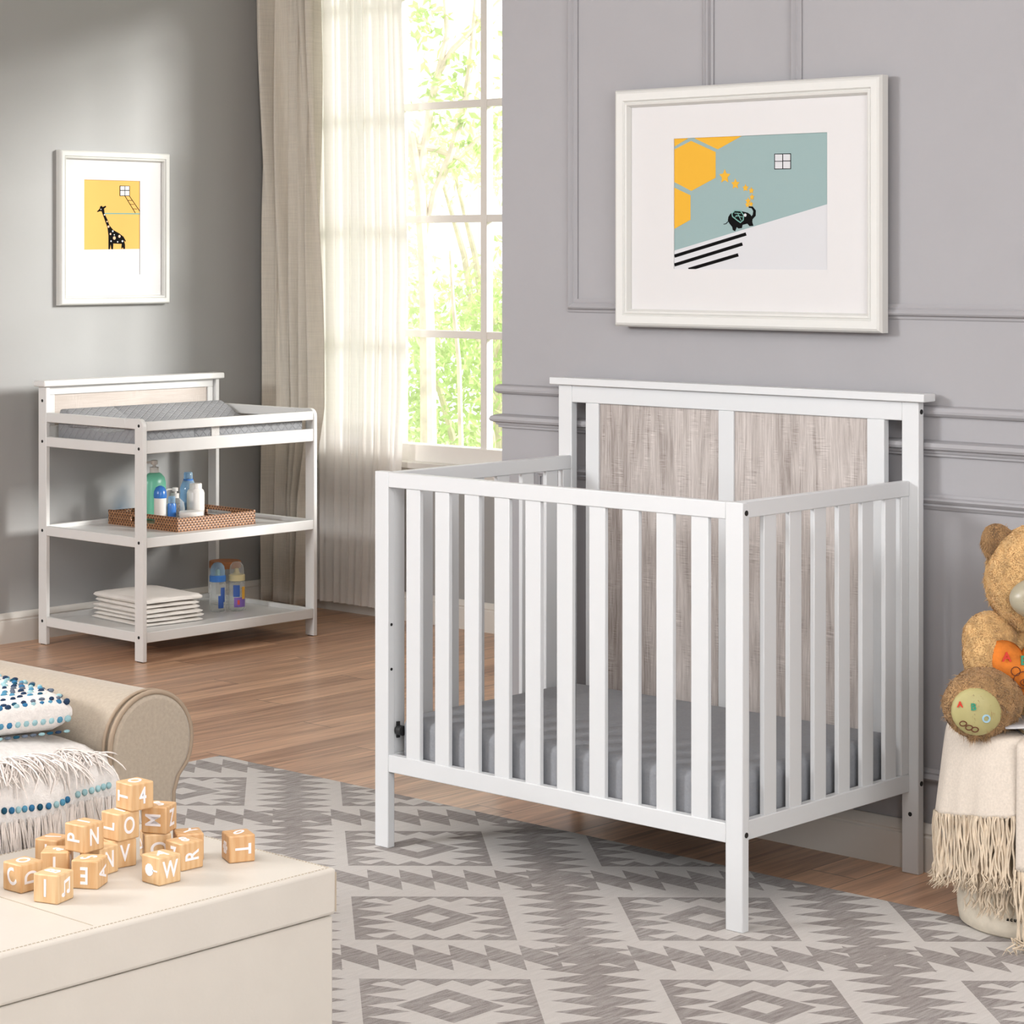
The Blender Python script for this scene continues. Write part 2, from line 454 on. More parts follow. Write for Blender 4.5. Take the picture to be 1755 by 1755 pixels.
# ================================================================ the room
XL, YW, YR, XC = -3.12, 2.53, .705, -.245      # left wall, window wall, right wall plane, its corner
XE, YE, ZC = 5.7, -5.4, 2.75
struct(B(XL-.1, YE-.1, -.1, XE+.1, YW+.3, 0).build('floor', 'floor', smooth=0))
struct(B(XL-.1, YE-.1, ZC, XE+.1, YW+.3, ZC+.1).build('ceiling', 'ceil', smooth=0))
struct(B(XL-.12, YE-.1, 0, XL, YW+.3, ZC).build('wall_left', 'wall_l', smooth=0))
struct(B(XC, YR, 0, XE+.1, YW+.3, ZC).build('wall_right', 'wall_r', smooth=0))
struct(B(XE, YE-.1, 0, XE+.12, YR, ZC).build('wall_east', 'wall_r', smooth=0))
struct(B(XL, YE-.12, 0, XE, YE, ZC).build('wall_back', 'wall_r', smooth=0))
# window wall with opening
WX0, WX1, WZ0, WZ1 = -2.90, -.72, .64, 2.60
wb = MB().box(XL, YW, 0, XC, YW+.14, WZ0-.05).box(XL, YW, WZ0-.05, WX0, YW+.14, ZC).box(WX1, YW, WZ0-.05, XC, YW+.14, ZC).box(WX0, YW, WZ1, WX1, YW+.14, ZC)
struct(wb.build('wall_window', 'wall_l', smooth=0))
# window: casing, sill, bars, glass
win = bpy.data.objects.new('window_1', None); COL.objects.link(win); struct(win)
fr = MB()
fr.box(WX0, 2.535, WZ0, WX0+.04, 2.60, WZ1).box(WX1-.04, 2.535, WZ0, WX1, 2.60, WZ1).box(WX0, 2.535, WZ1-.04, WX1, 2.60, WZ1)
fr.box(WX0, 2.535, .60, WX1, 2.60, .676)
fr.build('window_frame', 'bar_white', win, bevel=.003)
bars = MB()
for bx in (-2.50, -2.05, -1.60, -1.15): bars.box(bx-.016, 2.545, .67, bx+.016, 2.58, WZ1-.03)
for bz in (1.099, 1.536, 1.967, 2.40): bars.box(WX0+.03, 2.547, bz-.014, WX1-.03, 2.578, bz+.014)
bars.build('window_bars', 'bar_white', win, bevel=.002)
B(WX0+.02, 2.560, .66, WX1-.02, 2.564, WZ1-.02).build('window_glass', 'glass', win, smooth=0)
MB().box(-2.95, 2.492, .585, WX1+.05, 2.60, .612).box(-2.93, 2.505, .555, WX1+.03, 2.535, .585).build('window_sill', 'trim_white', win, bevel=.004)
# baseboards with stepped profile
def baseboard(name, a, b_, nrm, h=.108):
    a, b_ = Vector(a), Vector(b_); L = (b_-a).length; U = (b_-a)/L; nn = Vector(nrm)
    prof = [(0, 0), (.018, 0), (.018, .078), (.0155, .081), (.0155, .085), (.0175, .088), (.014, .098), (.006, h), (0, h)]
    mb = MB()
    vs = [a+nn*p[0]+Vector((0, 0, p[1])) for p in prof]+[b_+nn*p[0]+Vector((0, 0, p[1])) for p in prof]
    k = len(prof); mb.add(vs, [tuple(range(k)), tuple(range(k, 2*k))[::-1]]+[(i, i+k, (i+1) % k+k, (i+1) % k) for i in range(k)])
    return struct(mb.build(name, 'trim_white', weld=True, smooth=30))
baseboard('baseboard_left', (XL, YE, 0), (XL, YW, 0), (1, 0, 0))
baseboard('baseboard_window', (XL, YW, 0), (XC, YW, 0), (0, -1, 0))
baseboard('baseboard_right', (XC, YR, 0), (XE, YR, 0), (0, -1, 0))
baseboard('baseboard_corner', (XC, YW, 0), (XC, YR, 0), (-1, 0, 0))
# mouldings on the right wall: swept profile along a path in the wall plane
def moulding(name, rects, prof):
    """rects = list of (x0,z0,x1,z1) frames with mitred corners; prof = (inset, height) pairs"""
    mb = MB()
    for x0, z0, x1, z1 in rects:
        k = len(prof); vs = []
        for cx, cz, sx, sz in ((x0, z0, 1, 1), (x1, z0, -1, 1), (x1, z1, -1, -1), (x0, z1, 1, -1)):
            for d, h in prof: vs.append((cx+sx*d, YR-h, cz+sz*d))
        fs = []
        for i in range(4):
            for j in range(k-1): fs.append((i*k+j, ((i+1) % 4)*k+j, ((i+1) % 4)*k+j+1, i*k+j+1))
        mb.add(vs, fs)
    return struct(mb.build(name, 'wall_r', smooth=28, weld=True))
prf = [(0, 0), (0, .004), (.006, .006), (.009, .014), (.013, .017), (.018, .013), (.022, .008), (.026, .0095), (.030, .006), (.034, .004), (.034, 0)]
moulding('trim_1', [(-.011, 1.253, .464, 2.6)], prf)
moulding('trim_2', [(.694, 1.253, 2.4, 2.6)], prf)
moulding('trim_3', [(-.14, .20, .56, .857)], prf)
moulding('trim_4', [(.694, .20, 2.4, .857)], prf)
def rail(name, prof):
    mb = MB(); k = len(prof)
    pts = [(XC, YW), (XC, YR), (XE, YR)]
    vs = []
    for i, (px_, py_) in enumerate(pts):
        for d, z_ in prof:
            vs.append((px_-d, py_, z_) if i == 0 else ((px_-d, py_-d, z_) if i == 1 else (px_, py_-d, z_)))
    fs = [(i*k+j, (i+1)*k+j, (i+1)*k+j+1, i*k+j+1) for i in range(2) for j in range(k-1)]
    mb.add(vs, fs); return struct(mb.build(name, 'wall_r', smooth=28, weld=True))
rail('trim_5', [(0, 1.033), (.008, 1.034), (.014, 1.040), (.015, 1.046), (.012, 1.053), (.006, 1.057), (0, 1.058)])
rail('trim_6', [(0, .943), (.007, .944), (.007, .950), (.011, .951), (.013, .957), (.022, .960), (.025, .966), (.022, .974), (.012, .978), (.006, .979), (0, .980)])

# ================================================================ garden beyond the window
struct(B(-14, 2.9, -.5, 6, 16, -.45).build('ground_garden', 'ground', smooth=0))
def leaves(mb, centres, n, spread, size, mi=0, seed=1):
    rnd = random.Random(seed)
    for _ in range(n):
        c = Vector(rnd.choice(centres)); s_ = spread*(rnd.random()**.6)
        d = Vector((rnd.gauss(0, 1), rnd.gauss(0, 1), rnd.gauss(0, 1))).normalized()
        p_ = c+d*s_
        u = Vector((rnd.gauss(0, 1), rnd.gauss(0, 1), rnd.gauss(-.5, 1))).normalized()
        w = u.cross(Vector((rnd.gauss(0, 1), rnd.gauss(0, 1), rnd.gauss(0, 1)))).normalized()
        nn = u.cross(w); L = size*rnd.uniform(.6, 1.2); wd = L*.22
        mb.add([p_, p_+u*L*.35+w*wd+nn*wd*.3, p_+u*L, p_+u*L*.35-w*wd+nn*wd*.3, p_+u*L*.5], [(0, 1, 4), (1, 2, 4), (2, 3, 4), (3, 0, 4)], mi)
tr, tu = Vector((.735, .678, 0)), Vector((-.678, .735, 0))
def G(base, a, z_, d=0): return Vector(base)+tr*a+tu*d+Vector((0, 0, z_+.45))
base = (-5.7, 6.1, -.45)
def gp(px_, py_, d=0): return G(base, (px_-770)/292, 1.4-(py_-437)/292, d)
t1 = root('garden_tree', 'slender pale tree with forked leafy branches outside the window', 'tree', gp(735, 990))
off = Vector(t1.location)
def loc(pts): return [Vector(q)-off for q in pts]
tk = MB()
tk.tube(loc([gp(735, 1015), gp(738, 760), gp(736, 560), gp(731, 430), gp(724, 330), gp(708, 230)]), [.055, .05, .045, .04, .036, .03], 10)
tk.tube(loc([gp(731, 430), gp(750, 330), gp(775, 270), gp(800, 180), gp(812, 90), gp(822, -40)]), [.03, .028, .024, .02, .016, .01], 8)
tk.tube(loc([gp(742, 180), gp(752, 130), gp(780, 85), gp(815, 50), gp(870, -10)]), [.022, .02, .018, .015, .01], 8)
tk.tube(loc([gp(724, 300), gp(742, 180), gp(770, 60), gp(762, -60)]), [.026, .022, .016, .01], 8)
tk.tube(loc([gp(716, 252), gp(750, 256), gp(790, 272), gp(820, 240), gp(880, 215)]), [.022, .02, .016, .013, .008], 8)
tk.tube(loc([gp(775, 430), gp(780, 520), gp(790, 620), gp(800, 1015)]), [.008, .012, .014, .02], 6)
tk.build('trunk', 'bark', t1)
lf = MB()
cl = loc([gp(*q) for q in [(805, 120), (800, 150), (770, 100), (785, 180), (812, 205), (840, 160), (765, 215), (790, 235), (845, 260), (800, 285), (735, 150), (728, 50), (745, 20), (830, 40), (850, 60), (850, 200), (730, 30)]])
leaves(lf, cl, 330, .17, .085, seed=3)
lf.build('foliage', 'leaf', t1, smooth=0)
def bush(name, label, a, d, zlo, zhi, w, n, size, mat, seed, group=None, cat='bush'):
    b0 = Vector(base)+tr*a+tu*d; b0.z = -.45
    r_ = root(name, label, cat, b0, 0, group)
    rnd = random.Random(seed); st_ = MB()
    for i in range(7):
        a_ = rnd.uniform(-w, w); st_.tube([tr*a_*.3, tr*a_*.7+Vector((0, 0, (zhi-zlo)*.5+zlo+.45)), tr*a_+Vector((0, 0, zhi+.3))], [.03, .022, .008], 6)
    st_.build('stem', 'bark', r_)
    cs = [tr*rnd.uniform(-w, w)+tu*rnd.uniform(-.4, .4)+Vector((0, 0, rnd.uniform(zlo+.45, zhi+.45))) for _ in range(46)]
    fo = MB(); leaves(fo, cs, n, .34, size, seed=seed+1); fo.build('foliage', mat, r_, smooth=0)
bush('garden_bush', 'dense bright green shrub low behind the lowest window panes', .35, 1.2, -.3, 1.15, .9, 6500, .075, 'leaf', 11)
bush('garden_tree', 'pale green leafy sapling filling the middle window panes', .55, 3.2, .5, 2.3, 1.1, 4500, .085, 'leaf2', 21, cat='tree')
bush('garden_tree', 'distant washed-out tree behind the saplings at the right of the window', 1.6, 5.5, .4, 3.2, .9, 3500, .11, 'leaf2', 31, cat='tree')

# ================================================================ curtains
rod = MB().tube([(XL+.001, 2.42, 2.64), (XC-.001, 2.42, 2.64)], .011, 12)
tag(rod.build('curtain_rod', 'rodmetal'), 'metal curtain rod running across the window wall above the frame', 'curtain rod')
def lerp_tab(tab, z_):
    for (z0, v0), (z1, v1) in zip(tab, tab[1:]):
        if z_ <= z1: return v0+(v1-v0)*max(0, (z_-z0)/(z1-z0))
    return tab[-1][1]
def linen_f(u, v):
    z_ = 2.63-v*2.60
    l = lerp_tab([(0, -3.09), (.5, -3.095), (1.2, -3.105), (2.6, -3.113)], z_)
    r_ = lerp_tab([(0, -2.86), (.45, -2.84), (.8, -2.77), (1.4, -2.775), (2.6, -2.79)], z_)
    ph = .5*math.sin(z_*1.7)
    x_ = l+(r_-l)*(u+.045*math.sin(u*2*PI*5+ph))
    A_ = .042*(1-.35*v)*(.6+.4*math.sin(u*7+1))
    y_ = 2.385+A_*math.sin(u*2*PI*5+ph)+.018*math.sin(u*2*PI*11+z_*2+1)*(.5+.5*math.sin(z_*3+u*9))
    return (x_, y_, z_)
cu = MB().sheet(linen_f, 150, 60)
tag(cu.build('linen_curtain', 'linen', smooth=180, solid=.003), 'oatmeal linen curtain gathered in folds at the left side of the window', 'curtain')
def sheer_f(u, v):
    z_ = 2.63-v*2.585
    l = -2.87; r_ = lerp_tab([(0, -2.44), (.6, -2.40), (1.3, -2.375), (2.6, -2.40)], z_)
    x_ = l+(r_-l)*(u+.02*math.sin(u*2*PI*6+.6*math.sin(z_*1.3)))
    y_ = 2.452+.016*math.sin(u*2*PI*6+.5*math.sin(z_*1.3))*(.5+.5*math.sin(u*5+2))+.006*math.sin(u*2*PI*17+z_)
    if u > .8: y_ += .012*math.sin(z_*9)*(u-.8)*4*max(0, 1-abs(z_-.95)/.5)
    return (x_, y_, z_)
sh = MB().sheet(sheer_f, 150, 50)
tag(sh.build('sheer_curtain', 'sheer', smooth=180), 'sheer white curtain glowing with daylight beside the window panes', 'curtain')

# ================================================================ rug
rg_ = B(-1.045, -2.9, 0, 3.3, .412, .005)
tag(rg_.build('kilim_rug', 'rug', smooth=0), 'flat-woven grey and ivory rug with toothed diamond pattern under crib and ottoman', 'rug')

# ================================================================ crib
CW, CD, CA, CB = 1.085, .6536, .0447, .022
crib = root('crib', 'white wooden mini crib with slatted sides and grey oak headboard', 'crib')
RZ = .005
for x0 in (0, CW-CA):
    p_ = B(x0, 0, RZ, x0+CA, CB, .8897).build('post', 'white', crib, bevel=.0022)
    q_ = B(x0, CD, 0, x0+CA, CD+CB, 1.068).build('post', 'white', crib, bevel=.0022)
B(CA, .001, .8534, CW-CA, .021, .8890).build('front_rail', 'white', crib, bevel=.002)
B(CA, .001, .1844, CW-CA, .021, .2252).build('front_rail', 'white', crib, bevel=.002)
for i in range(10):
    c_ = .1235+i*.0940
    B(c_-.0228, .004, .222, c_+.0228, .016, .857).build('front_slat', 'white', crib, bevel=.0018)
for sx, xo in ((0, .024), (1, CW-.024-.020)):
    xi = xo+.020
    sp_ = bpy.data.objects.new('side_panel', None); COL.objects.link(sp_); sp_.parent = crib
    B(xo, CB, .8534, xi, CD, .8885).build('side_rail', 'white', sp_, bevel=.002)
    B(xo, CB, .1844, xi, CD, .2252).build('side_rail', 'white', sp_, bevel=.002)
    B(xo+.001, CB, .225, xi-.001, CB+.035, .854).build('side_stile', 'white', sp_, bevel=.0018)
    B(xo+.001, CD-.03, .225, xi-.001, CD, .854).build('side_stile', 'white', sp_, bevel=.0018)
    for i in range(6):
        c_ = .1335+i*.0902
        B(xo+.004, c_-.022, .222, xi-.004, c_+.022, .857).build('side_slat', 'white', sp_, bevel=.0018)
hb_ = bpy.data.objects.new('headboard', None); COL.objects.link(hb_); hb_.parent = crib
B(-.021, CD-.012, 1.068, CW+.022, CD+.036, 1.0865).build('cap_rail', 'white', hb_, bevel=.002)
B(CA, CD+.001, 1.024, CW-CA, CD+.021, 1.068).build('top_rail', 'white', hb_, bevel=.002)
B(CA, CD+.001, .19, CW-CA, CD+.021, .235).build('bottom_rail', 'white', hb_, bevel=.002)
for x0, x1 in ((.091, .134), (.515, .561), (.945, .992)):
    B(x0, CD+.001, .235, x1, CD+.021, 1.024).build('stile', 'white', hb_, bevel=.0018)
for x0, x1 in ((.134, .515), (.561, .945)):
    B(x0, CD+.007, .235, x1, CD+.017, 1.024).build('oak_panel', 'oak', hb_, smooth=0)['label'] = 'grey sawn oak panel'
def bolt(parent, p_, nrm, r_=.0045, mat='hole'):
    nrm = Vector(nrm); p_ = Vector(p_)
    MB().tube([p_-nrm*.002, p_+nrm*.0009, p_+nrm*.0012], [r_, r_, r_*.7], 16).build('bolt', mat, parent)
for y_, z_ in ((.013, .868), (.013, .205), (CD+.012, .205), (CD+.012, 1.045)):
    bolt(crib, (CW, y_, z_), (1, 0, 0), .0058)
for z_ in (.135,): bolt(crib, (CW-.022, CD, z_), (0, -1, 0), .005)
for z_ in (.425, .53): bolt(crib, (CA, .011, z_), (1, 0, 0), .0035)
for z_ in (.50, .61): bolt(crib, (CA, CD+.010, z_), (1, 0, 0), .0035)
for x0 in (0, CW-CA):
    MB().lathe([(.010, 0), (.010, .004)], 16, (x0+CA/2, .011, .0012)).build('foot_glide', 'black', crib)
MB().box(CA+.001, .026, .262, CA+.006, .034, .30).tube([(CA+.003, .03, .28), (CA+.02, .03, .28)], .012, 12).build('support_bracket', 'black', crib)
# mattress
mt = root('mattress', 'grey sheeted mattress lying inside the white crib', 'mattress', (.056, .028, .20))
MX, MY, MZ = 1.085-.112, .618, .116
def matt(mb):
    n = 44
    def sec(u, v):
        return None
    xs = []
bmx = B(0, 0, 0, MX, MY, MZ)
mo = bmx.build('fitted_sheet', 'mattress', mt, bevel=.026, seg=6, smooth=60)
B(.02, .02, -.012, MX-.02, MY-.02, .004).build('support_board', 'black', mt)

# ================================================================ pictures
def clip(poly, x0, y0, x1, y1):
    def cl(P_, ins, inter):
        out = []
        for i in range(len(P_)):
            a, b2 = P_[i-1], P_[i]
            if ins(b2):
                if not ins(a): out.append(inter(a, b2))
                out.append(b2)
            elif ins(a): out.append(inter(a, b2))
        return out
    def ix(v): return lambda a, b2: (v, a[1]+(b2[1]-a[1])*(v-a[0])/(b2[0]-a[0]))
    def iy(v): return lambda a, b2: (a[0]+(b2[0]-a[0])*(v-a[1])/(b2[1]-a[1]), v)
    for f, g_ in ((lambda p_: p_[0] >= x0, ix(x0)), (lambda p_: p_[0] <= x1, ix(x1)), (lambda p_: p_[1] >= y0, iy(y0)), (lambda p_: p_[1] <= y1, iy(y1))):
        if poly: poly = cl(poly, f, g_)
    return poly
def picture(label, O, U, w, h, fw, opening, shapes, mats, depth=.032, fh=None):
    """O = lower-left corner on the wall, U = horizontal direction, normal = U x Z"""
    ang = math.atan2(U[1], U[0])
    r_ = root('framed_picture', label, 'picture', O, ang)
    fh = fh or fw
    # local: x right, z up, -y towards the room
    prof = [(0, 0), (0, .7), (.10, .92), (.22, 1), (.62, .94), (.70, .80), (.78, .88), (.88, .84), (1, .50), (1, .2)]
    mb = MB(); k = len(prof); vs = []
    for cx, cz, sx, sz in ((0, 0, 1, 1), (w, 0, -1, 1), (w, h, -1, -1), (0, h, 1, -1)):
        for d, e in prof: vs.append((cx+sx*d*fw, -e*depth, cz+sz*d*fh))
    fs = [(i*k+j, ((i+1) % 4)*k+j, ((i+1) % 4)*k+j+1, i*k+j+1) for i in range(4) for j in range(k-1)]
    mb.add(vs, fs); mb.box(.002, -.004, .002, w-.002, 0, h-.002)
    mb.build('frame', 'frame', r_, smooth=20)
    x0, z0, x1, z1 = opening
    yb = -depth*.42
    m2 = MB(); e = .003
    m2.box(fw*.95, yb, fh*.95, x0, yb+.006, h-fh*.95).box(x1, yb, fh*.95, w-fw*.95, yb+.006, h-fh*.95)
    m2.box(x0, yb, fh*.95, x1, yb+.006, z0).box(x0, yb, z1, x1, yb+.006, h-fh*.95)
    m2.build('mat_board', 'matboard', r_, smooth=0)
    m3 = MB(); yp = yb+.003
    m3.box(x0-e, yp, z0-e, x1+e, yp+.002, z1+e, 0)
    for lv, (mi, poly) in enumerate(shapes):
        poly = clip([(x0+a, z0+b2) for a, b2 in poly], x0, z0, x1, z1)
        if len(poly) >= 3:
            m3.prism(poly, 0, .00035+.00002*lv, (0, yp, 0), (1, 0, 0), (0, 0, 1), mi)
    m3.build('art_print', mats, r_, smooth=0)
    return r_
def ngon(cx, cy, r_, n, rot=0, sy=1): return [(cx+r_*math.cos(rot+2*PI*i/n), cy+sy*r_*math.sin(rot+2*PI*i/n)) for i in range(n)]
def star(cx, cy, r_, rot=PI/2):
    return [(cx+(r_ if i % 2 == 0 else r_*.5)*math.cos(rot+PI*i/5), cy+(r_ if i % 2 == 0 else r_*.5)*math.sin(rot+PI*i/5)) for i in range(10)]
def stroke(pts, w0, w1=None):
    """polygon around a polyline"""
    w1 = w1 if w1 is not None else w0; L = []; Rr = []
    k = len(pts)
    for i in range(k):
        a = Vector(pts[max(i-1, 0)]); b2 = Vector(pts[min(i+1, k-1)]); d = (b2-a).normalized(); n_ = Vector((-d.y, d.x))
        w_ = w0+(w1-w0)*i/(k-1); p_ = Vector(pts[i]); L.append(tuple(p_+n_*w_/2)); Rr.append(tuple(p_-n_*w_/2))
    return L+Rr[::-1]
# big print (elephant on a slope), coordinates read in the print's own plane
PW, PH = .459, .3215
def f(X, Y):
    s_ = (X-411)/916; top = 455-35*s_; bot = 1237+4*s_
    return (PW*s_, PH*(bot-Y)/(bot-top))
sh1 = []
def PL(mi, pts): sh1.append((mi, [f(*q) for q in pts]))
for hexp in ([(410, 520), (515, 468), (667, 535), (667, 690), (517, 769), (360, 690), (340, 560)],
             [(540, 455), (680, 520), (825, 440), (825, 380), (540, 380)], [(400, 508), (495, 455), (480, 400), (400, 400)],
             [(380, 735), (512, 795), (512, 942), (400, 1002), (380, 900)]): PL(1, hexp)
PL(2, [(405, 1128), (1335, 846), (1335, 1260), (405, 1260)])
for a_, b_ in (((411, 1160), (852, 1027)), ((411, 1213), (830, 1087)), ((500, 1240), (805, 1152))):
    PL(3, stroke([a_, b_], 20))
# white window with black bars
PL(3, [(1019, 547), (1116, 545), (1116, 639), (1019, 641)])
for a_, b_, c_, d_ in ((1023, 551, 1066, 590), (1071, 550, 1112, 588), (1023, 594, 1066, 636), (1071, 593, 1112, 635)):
    PL(2, [(a_, b_), (c_, b_), (c_, d_), (a_, d_)])
for cx, cy, rr in ((723, 682, 36), (787, 728, 27), (848, 751, 19), (883, 767, 17), (887, 806, 16), (864, 829, 17), (860, 852, 15), (881, 848, 14)):
    c_ = f(cx, cy); sh1.append((1, star(c_[0], c_[1], rr/2000*1.0)))
PL(3, [(745, 925), (758, 905), (790, 890), (830, 892), (862, 900), (878, 912), (890, 935), (888, 955), (895, 978), (872, 980), (860, 965), (830, 972), (826, 992), (806, 994), (795, 985), (786, 1010), (772, 1004), (768, 985), (750, 962), (742, 945)])
PL(3, stroke([(866, 920), (885, 932), (900, 915), (902, 888), (888, 868), (868, 866)], 24, 9))
PL(3, stroke([(745, 950), (730, 966), (716, 968)], 4))
PL(4, [(764, 905), (782, 884), (820, 886), (840, 912), (838, 945), (818, 962), (800, 950), (785, 938), (768, 925)])
PL(3, [(770, 906), (785, 890), (817, 892), (834, 915), (832, 942), (818, 954), (803, 944), (788, 932), (773, 920)])
for a_, b_ in (((782, 902), (820, 905)), ((790, 915), (830, 925)), ((800, 900), (822, 945)), ((785, 925), (812, 915))): PL(4, stroke([a_, b_], 4))
c_ = f(847, 914); sh1.append((2, ngon(c_[0], c_[1], .004, 12)))
PRX, PRZ = .183, 1.2205
picture('large framed elephant print in a wide cream frame above the crib', (PRX, .6875, PRZ), (1, 0, 0), .798, .592, .044,
        (.179, .1445, .638, .466), sh1, ['p_teal', 'p_yellow', 'p_white', 'ink', 'p_tealline'])
# small print (giraffe) on the left wall, local x runs towards +Y
PW, PH = .262, .354
def f(X, Y):
    s_ = (X-338)/578; top = 385+15*s_; bot = 1362+8*s_
    return (PW*s_, PH*(bot-Y)/(bot-top))
sh1 = []
PL(1, [(320, 1104), (930, 1104), (930, 1400), (320, 1400)])
PL(2, [(706, 448), (812, 450), (812, 556), (706, 556)])
for a_, b_, c_, d_ in ((713, 454, 757, 494), (763, 454, 806, 494), (713, 501, 757, 550), (763, 501, 806, 550)):
    PL(1, [(a_, b_), (c_, b_), (c_, d_), (a_, d_)])
PL(2, stroke([(762, 556), (870, 732)], 6)); PL(2, stroke([(808, 556), (925, 725)], 6))
for a_, b_, c_ in ((790, 834, 600), (812, 858, 640), (840, 890, 688)): PL(2, stroke([(a_, c_), (b_, c_+2)], 5))
PL(3, stroke([(545, 734), (925, 740)], 12))
PL(2, [(472, 714), (500, 685), (506, 660), (522, 655), (530, 668), (560, 655), (568, 666), (545, 685), (550, 735), (580, 800), (600, 858), (640, 905), (700, 940), (745, 975), (770, 1020), (764, 1030), (750, 1010), (762, 1060), (762, 1103), (745, 1103), (740, 1085), (724, 1103), (724, 1080), (728, 1050), (640, 1045), (637, 1104), (620, 1104), (612, 1050), (605, 1104), (590, 1104), (590, 960), (580, 880), (545, 780), (520, 712), (500, 712), (480, 720)])
for cx, cy, rr, mi in ((590, 870, 12, 4), (634, 918, 10, 1), (610, 946, 11, 4), (650, 955, 7, 1), (703, 972, 15, 4), (650, 988, 18, 4), (650, 988, 8, 0), (703, 972, 6, 1), (616, 1020, 9, 1), (684, 1028, 8, 1), (734, 1022, 11, 1), (512, 692, 6, 1), (548, 748, 8, 1), (575, 818, 8, 4)):
    c_ = f(cx, cy); sh1.append((mi, ngon(c_[0], c_[1], rr*.00036, 12)))
picture('small framed giraffe print on the grey left wall above the changing table', (XL+.0005, 1.389, 1.2135), (0, 1, 0), .513, .573, .030,
        (.118, .112, .380, .466), sh1, ['p_yellow2', 'p_white', 'ink', 'p_tealline', 'p_pink'], depth=.03, fh=.034)

# ================================================================ changing table
TW, TD, TA, TB = .805, .6024, .017, .047
TL = (-2.414, 1.231, 0); TR = 1.5653
tb = root('changing_table', 'white open changing table with two shelves against the grey left wall', 'changing table', TL, TR)
def rounded_side_post(x0):
    # front post whose top corner is rounded into the side rail
    pts = [(0, .002), (TB, .002), (TB, .80), (.10, .80), (.10, .834), (.028, .836)]
    pts += [(.028-.028*math.sin(a*PI/12), .808+.028*math.cos(a*PI/12)) for a in range(1, 7)]
    return MB().prism(pts, 0, TA, (x0, 0, 0), (0, 1, 0), (0, 0, 1))
for x0 in (0, TW-TA):
    rounded_side_post(x0).build('post', 'white_b', tb, bevel=.0025)
    B(x0, TD-TB, .002, x0+TA, TD, .926).build('post', 'white_b', tb, bevel=.0025)
    B(x0, .10, .80, x0+TA, TD-TB, .834).build('side_rail', 'white_b', tb, bevel=.0025)
    B(x0, TB, .712, x0+TA, TD-TB, .748).build('side_rail', 'white_b', tb, bevel=.0025)
    for z_ in (.3925, .0665): B(x0+.001, TB, z_, x0+TA-.001, TD-TB, z_+.035).build('side_rail', 'white_b', tb, bevel=.0025)
for z0, z1 in ((.794, .826), (.7159, .7613), (.3925, .4275), (.0665, .1026)):
    B(TA, .002, z0, TW-TA, .018, z1).build('front_rail', 'white_b', tb, bevel=.0025)
for z0, z1 in ((.3925, .4275), (.0665, .1026)):
    B(TA, TD-.018, z0, TW-TA, TD-.002, z1).build('back_rail', 'white_b', tb, bevel=.0025)
for z0, nm in ((.730, 'table_top'), (.402, 'shelf'), (.076, 'shelf')):
    B(TA, .018, z0, TW-TA, TD-.018, z0+.010).build(nm, 'white_b', tb)
B(-.017, TD-TB-.012, .926, TW+.017, TD+.006, .949).build('cap_rail', 'white_b', tb, bevel=.005, seg=3)
bp = MB().box(TA, TD-TB+.012, .896, TW-TA, TD-.01, .926).box(TA, TD-TB+.012, .74, TW-TA, TD-.01, .785)
bp.box(TA, TD-TB+.012, .785, TA+.03, TD-.01, .896).box(TW-TA-.03, TD-TB+.012, .785, TW-TA, TD-.01, .896)
bp.build('back_panel_frame', 'white_b', tb, bevel=.002)
B(TA+.03, TD-TB+.018, .785, TW-TA-.03, TD-.012, .896).build('inlay_panel', 'oak_pale', tb, smooth=0)['label'] = 'pale wood grain inlay'
for x0, s_ in ((0, -1), (TW, 1)):
    for y_, z_ in ((.0235, .812), (.0235, .733), (.0235, .41), (.0235, .085), (TD-.024, .876), (TD-.024, .73), (TD-.024, .41), (TD-.024, .085)):
        bolt(tb, (x0, y_, z_), (s_, 0, 0), .0055)
for x0 in (0, TW-TA):
    for y0 in (.012, TD-.035): B(x0+.002, y0, 0, x0+TA-.002, y0+.024, .003).build('foot_pad', 'black', tb)
# contour changing pad
def tw(x_, y_, z_):
    c_, s_ = math.cos(TR), math.sin(TR); return (TL[0]+c_*x_-s_*y_, TL[1]+s_*x_+c_*y_, z_)
pad = root('changing_pad', 'grey quilted contour changing pad inside the top rails of changing table', 'changing pad', tw(.03, .035, .7405), TR)
prof = [(0, 0), (0, .062), (.015, .078), (.05, .078), (.12, .048), (.20, .036), (.28, .040), (.36, .062), (.42, .092), (.455, .108), (.48, .106), (.49, .085), (.49, 0)]
L_ = TW-.07
mb = MB(); k = len(prof); vs = []
cuts = [0, .004, .012, .22, .226, .232, .42, L_-.012, L_-.004, L_]
sc = [.93, .98, 1, 1, .95, 1, 1, 1, .98, .93]
for xx, s_ in zip(cuts, sc):
    for y_, z_ in prof: vs.append((xx, .245+(y_-.245)*(1 if s_ > .96 else .985), z_*s_))
fs = [(i*k+j, i*k+(j+1) % k, (i+1)*k+(j+1) % k, (i+1)*k+j) for i in range(len(cuts)-1) for j in range(k)]
fs += [tuple(range(k))[::-1], tuple((len(cuts)-1)*k+j for j in range(k))]
mb.add(vs, fs); mb.build('pad_body', 'pad', pad, weld=True, smooth=50)
B(.30, -.004, .0, .335, .0, .066).build('strap', 'yarn_body', pad)
MB().sheet(lambda u, v: (-.006-.004*math.sin(u*3), .06+u*.36, .072-.018*v-.008*u), 10, 3).build('safety_flap', 'pad', pad, solid=.003, smooth=60)
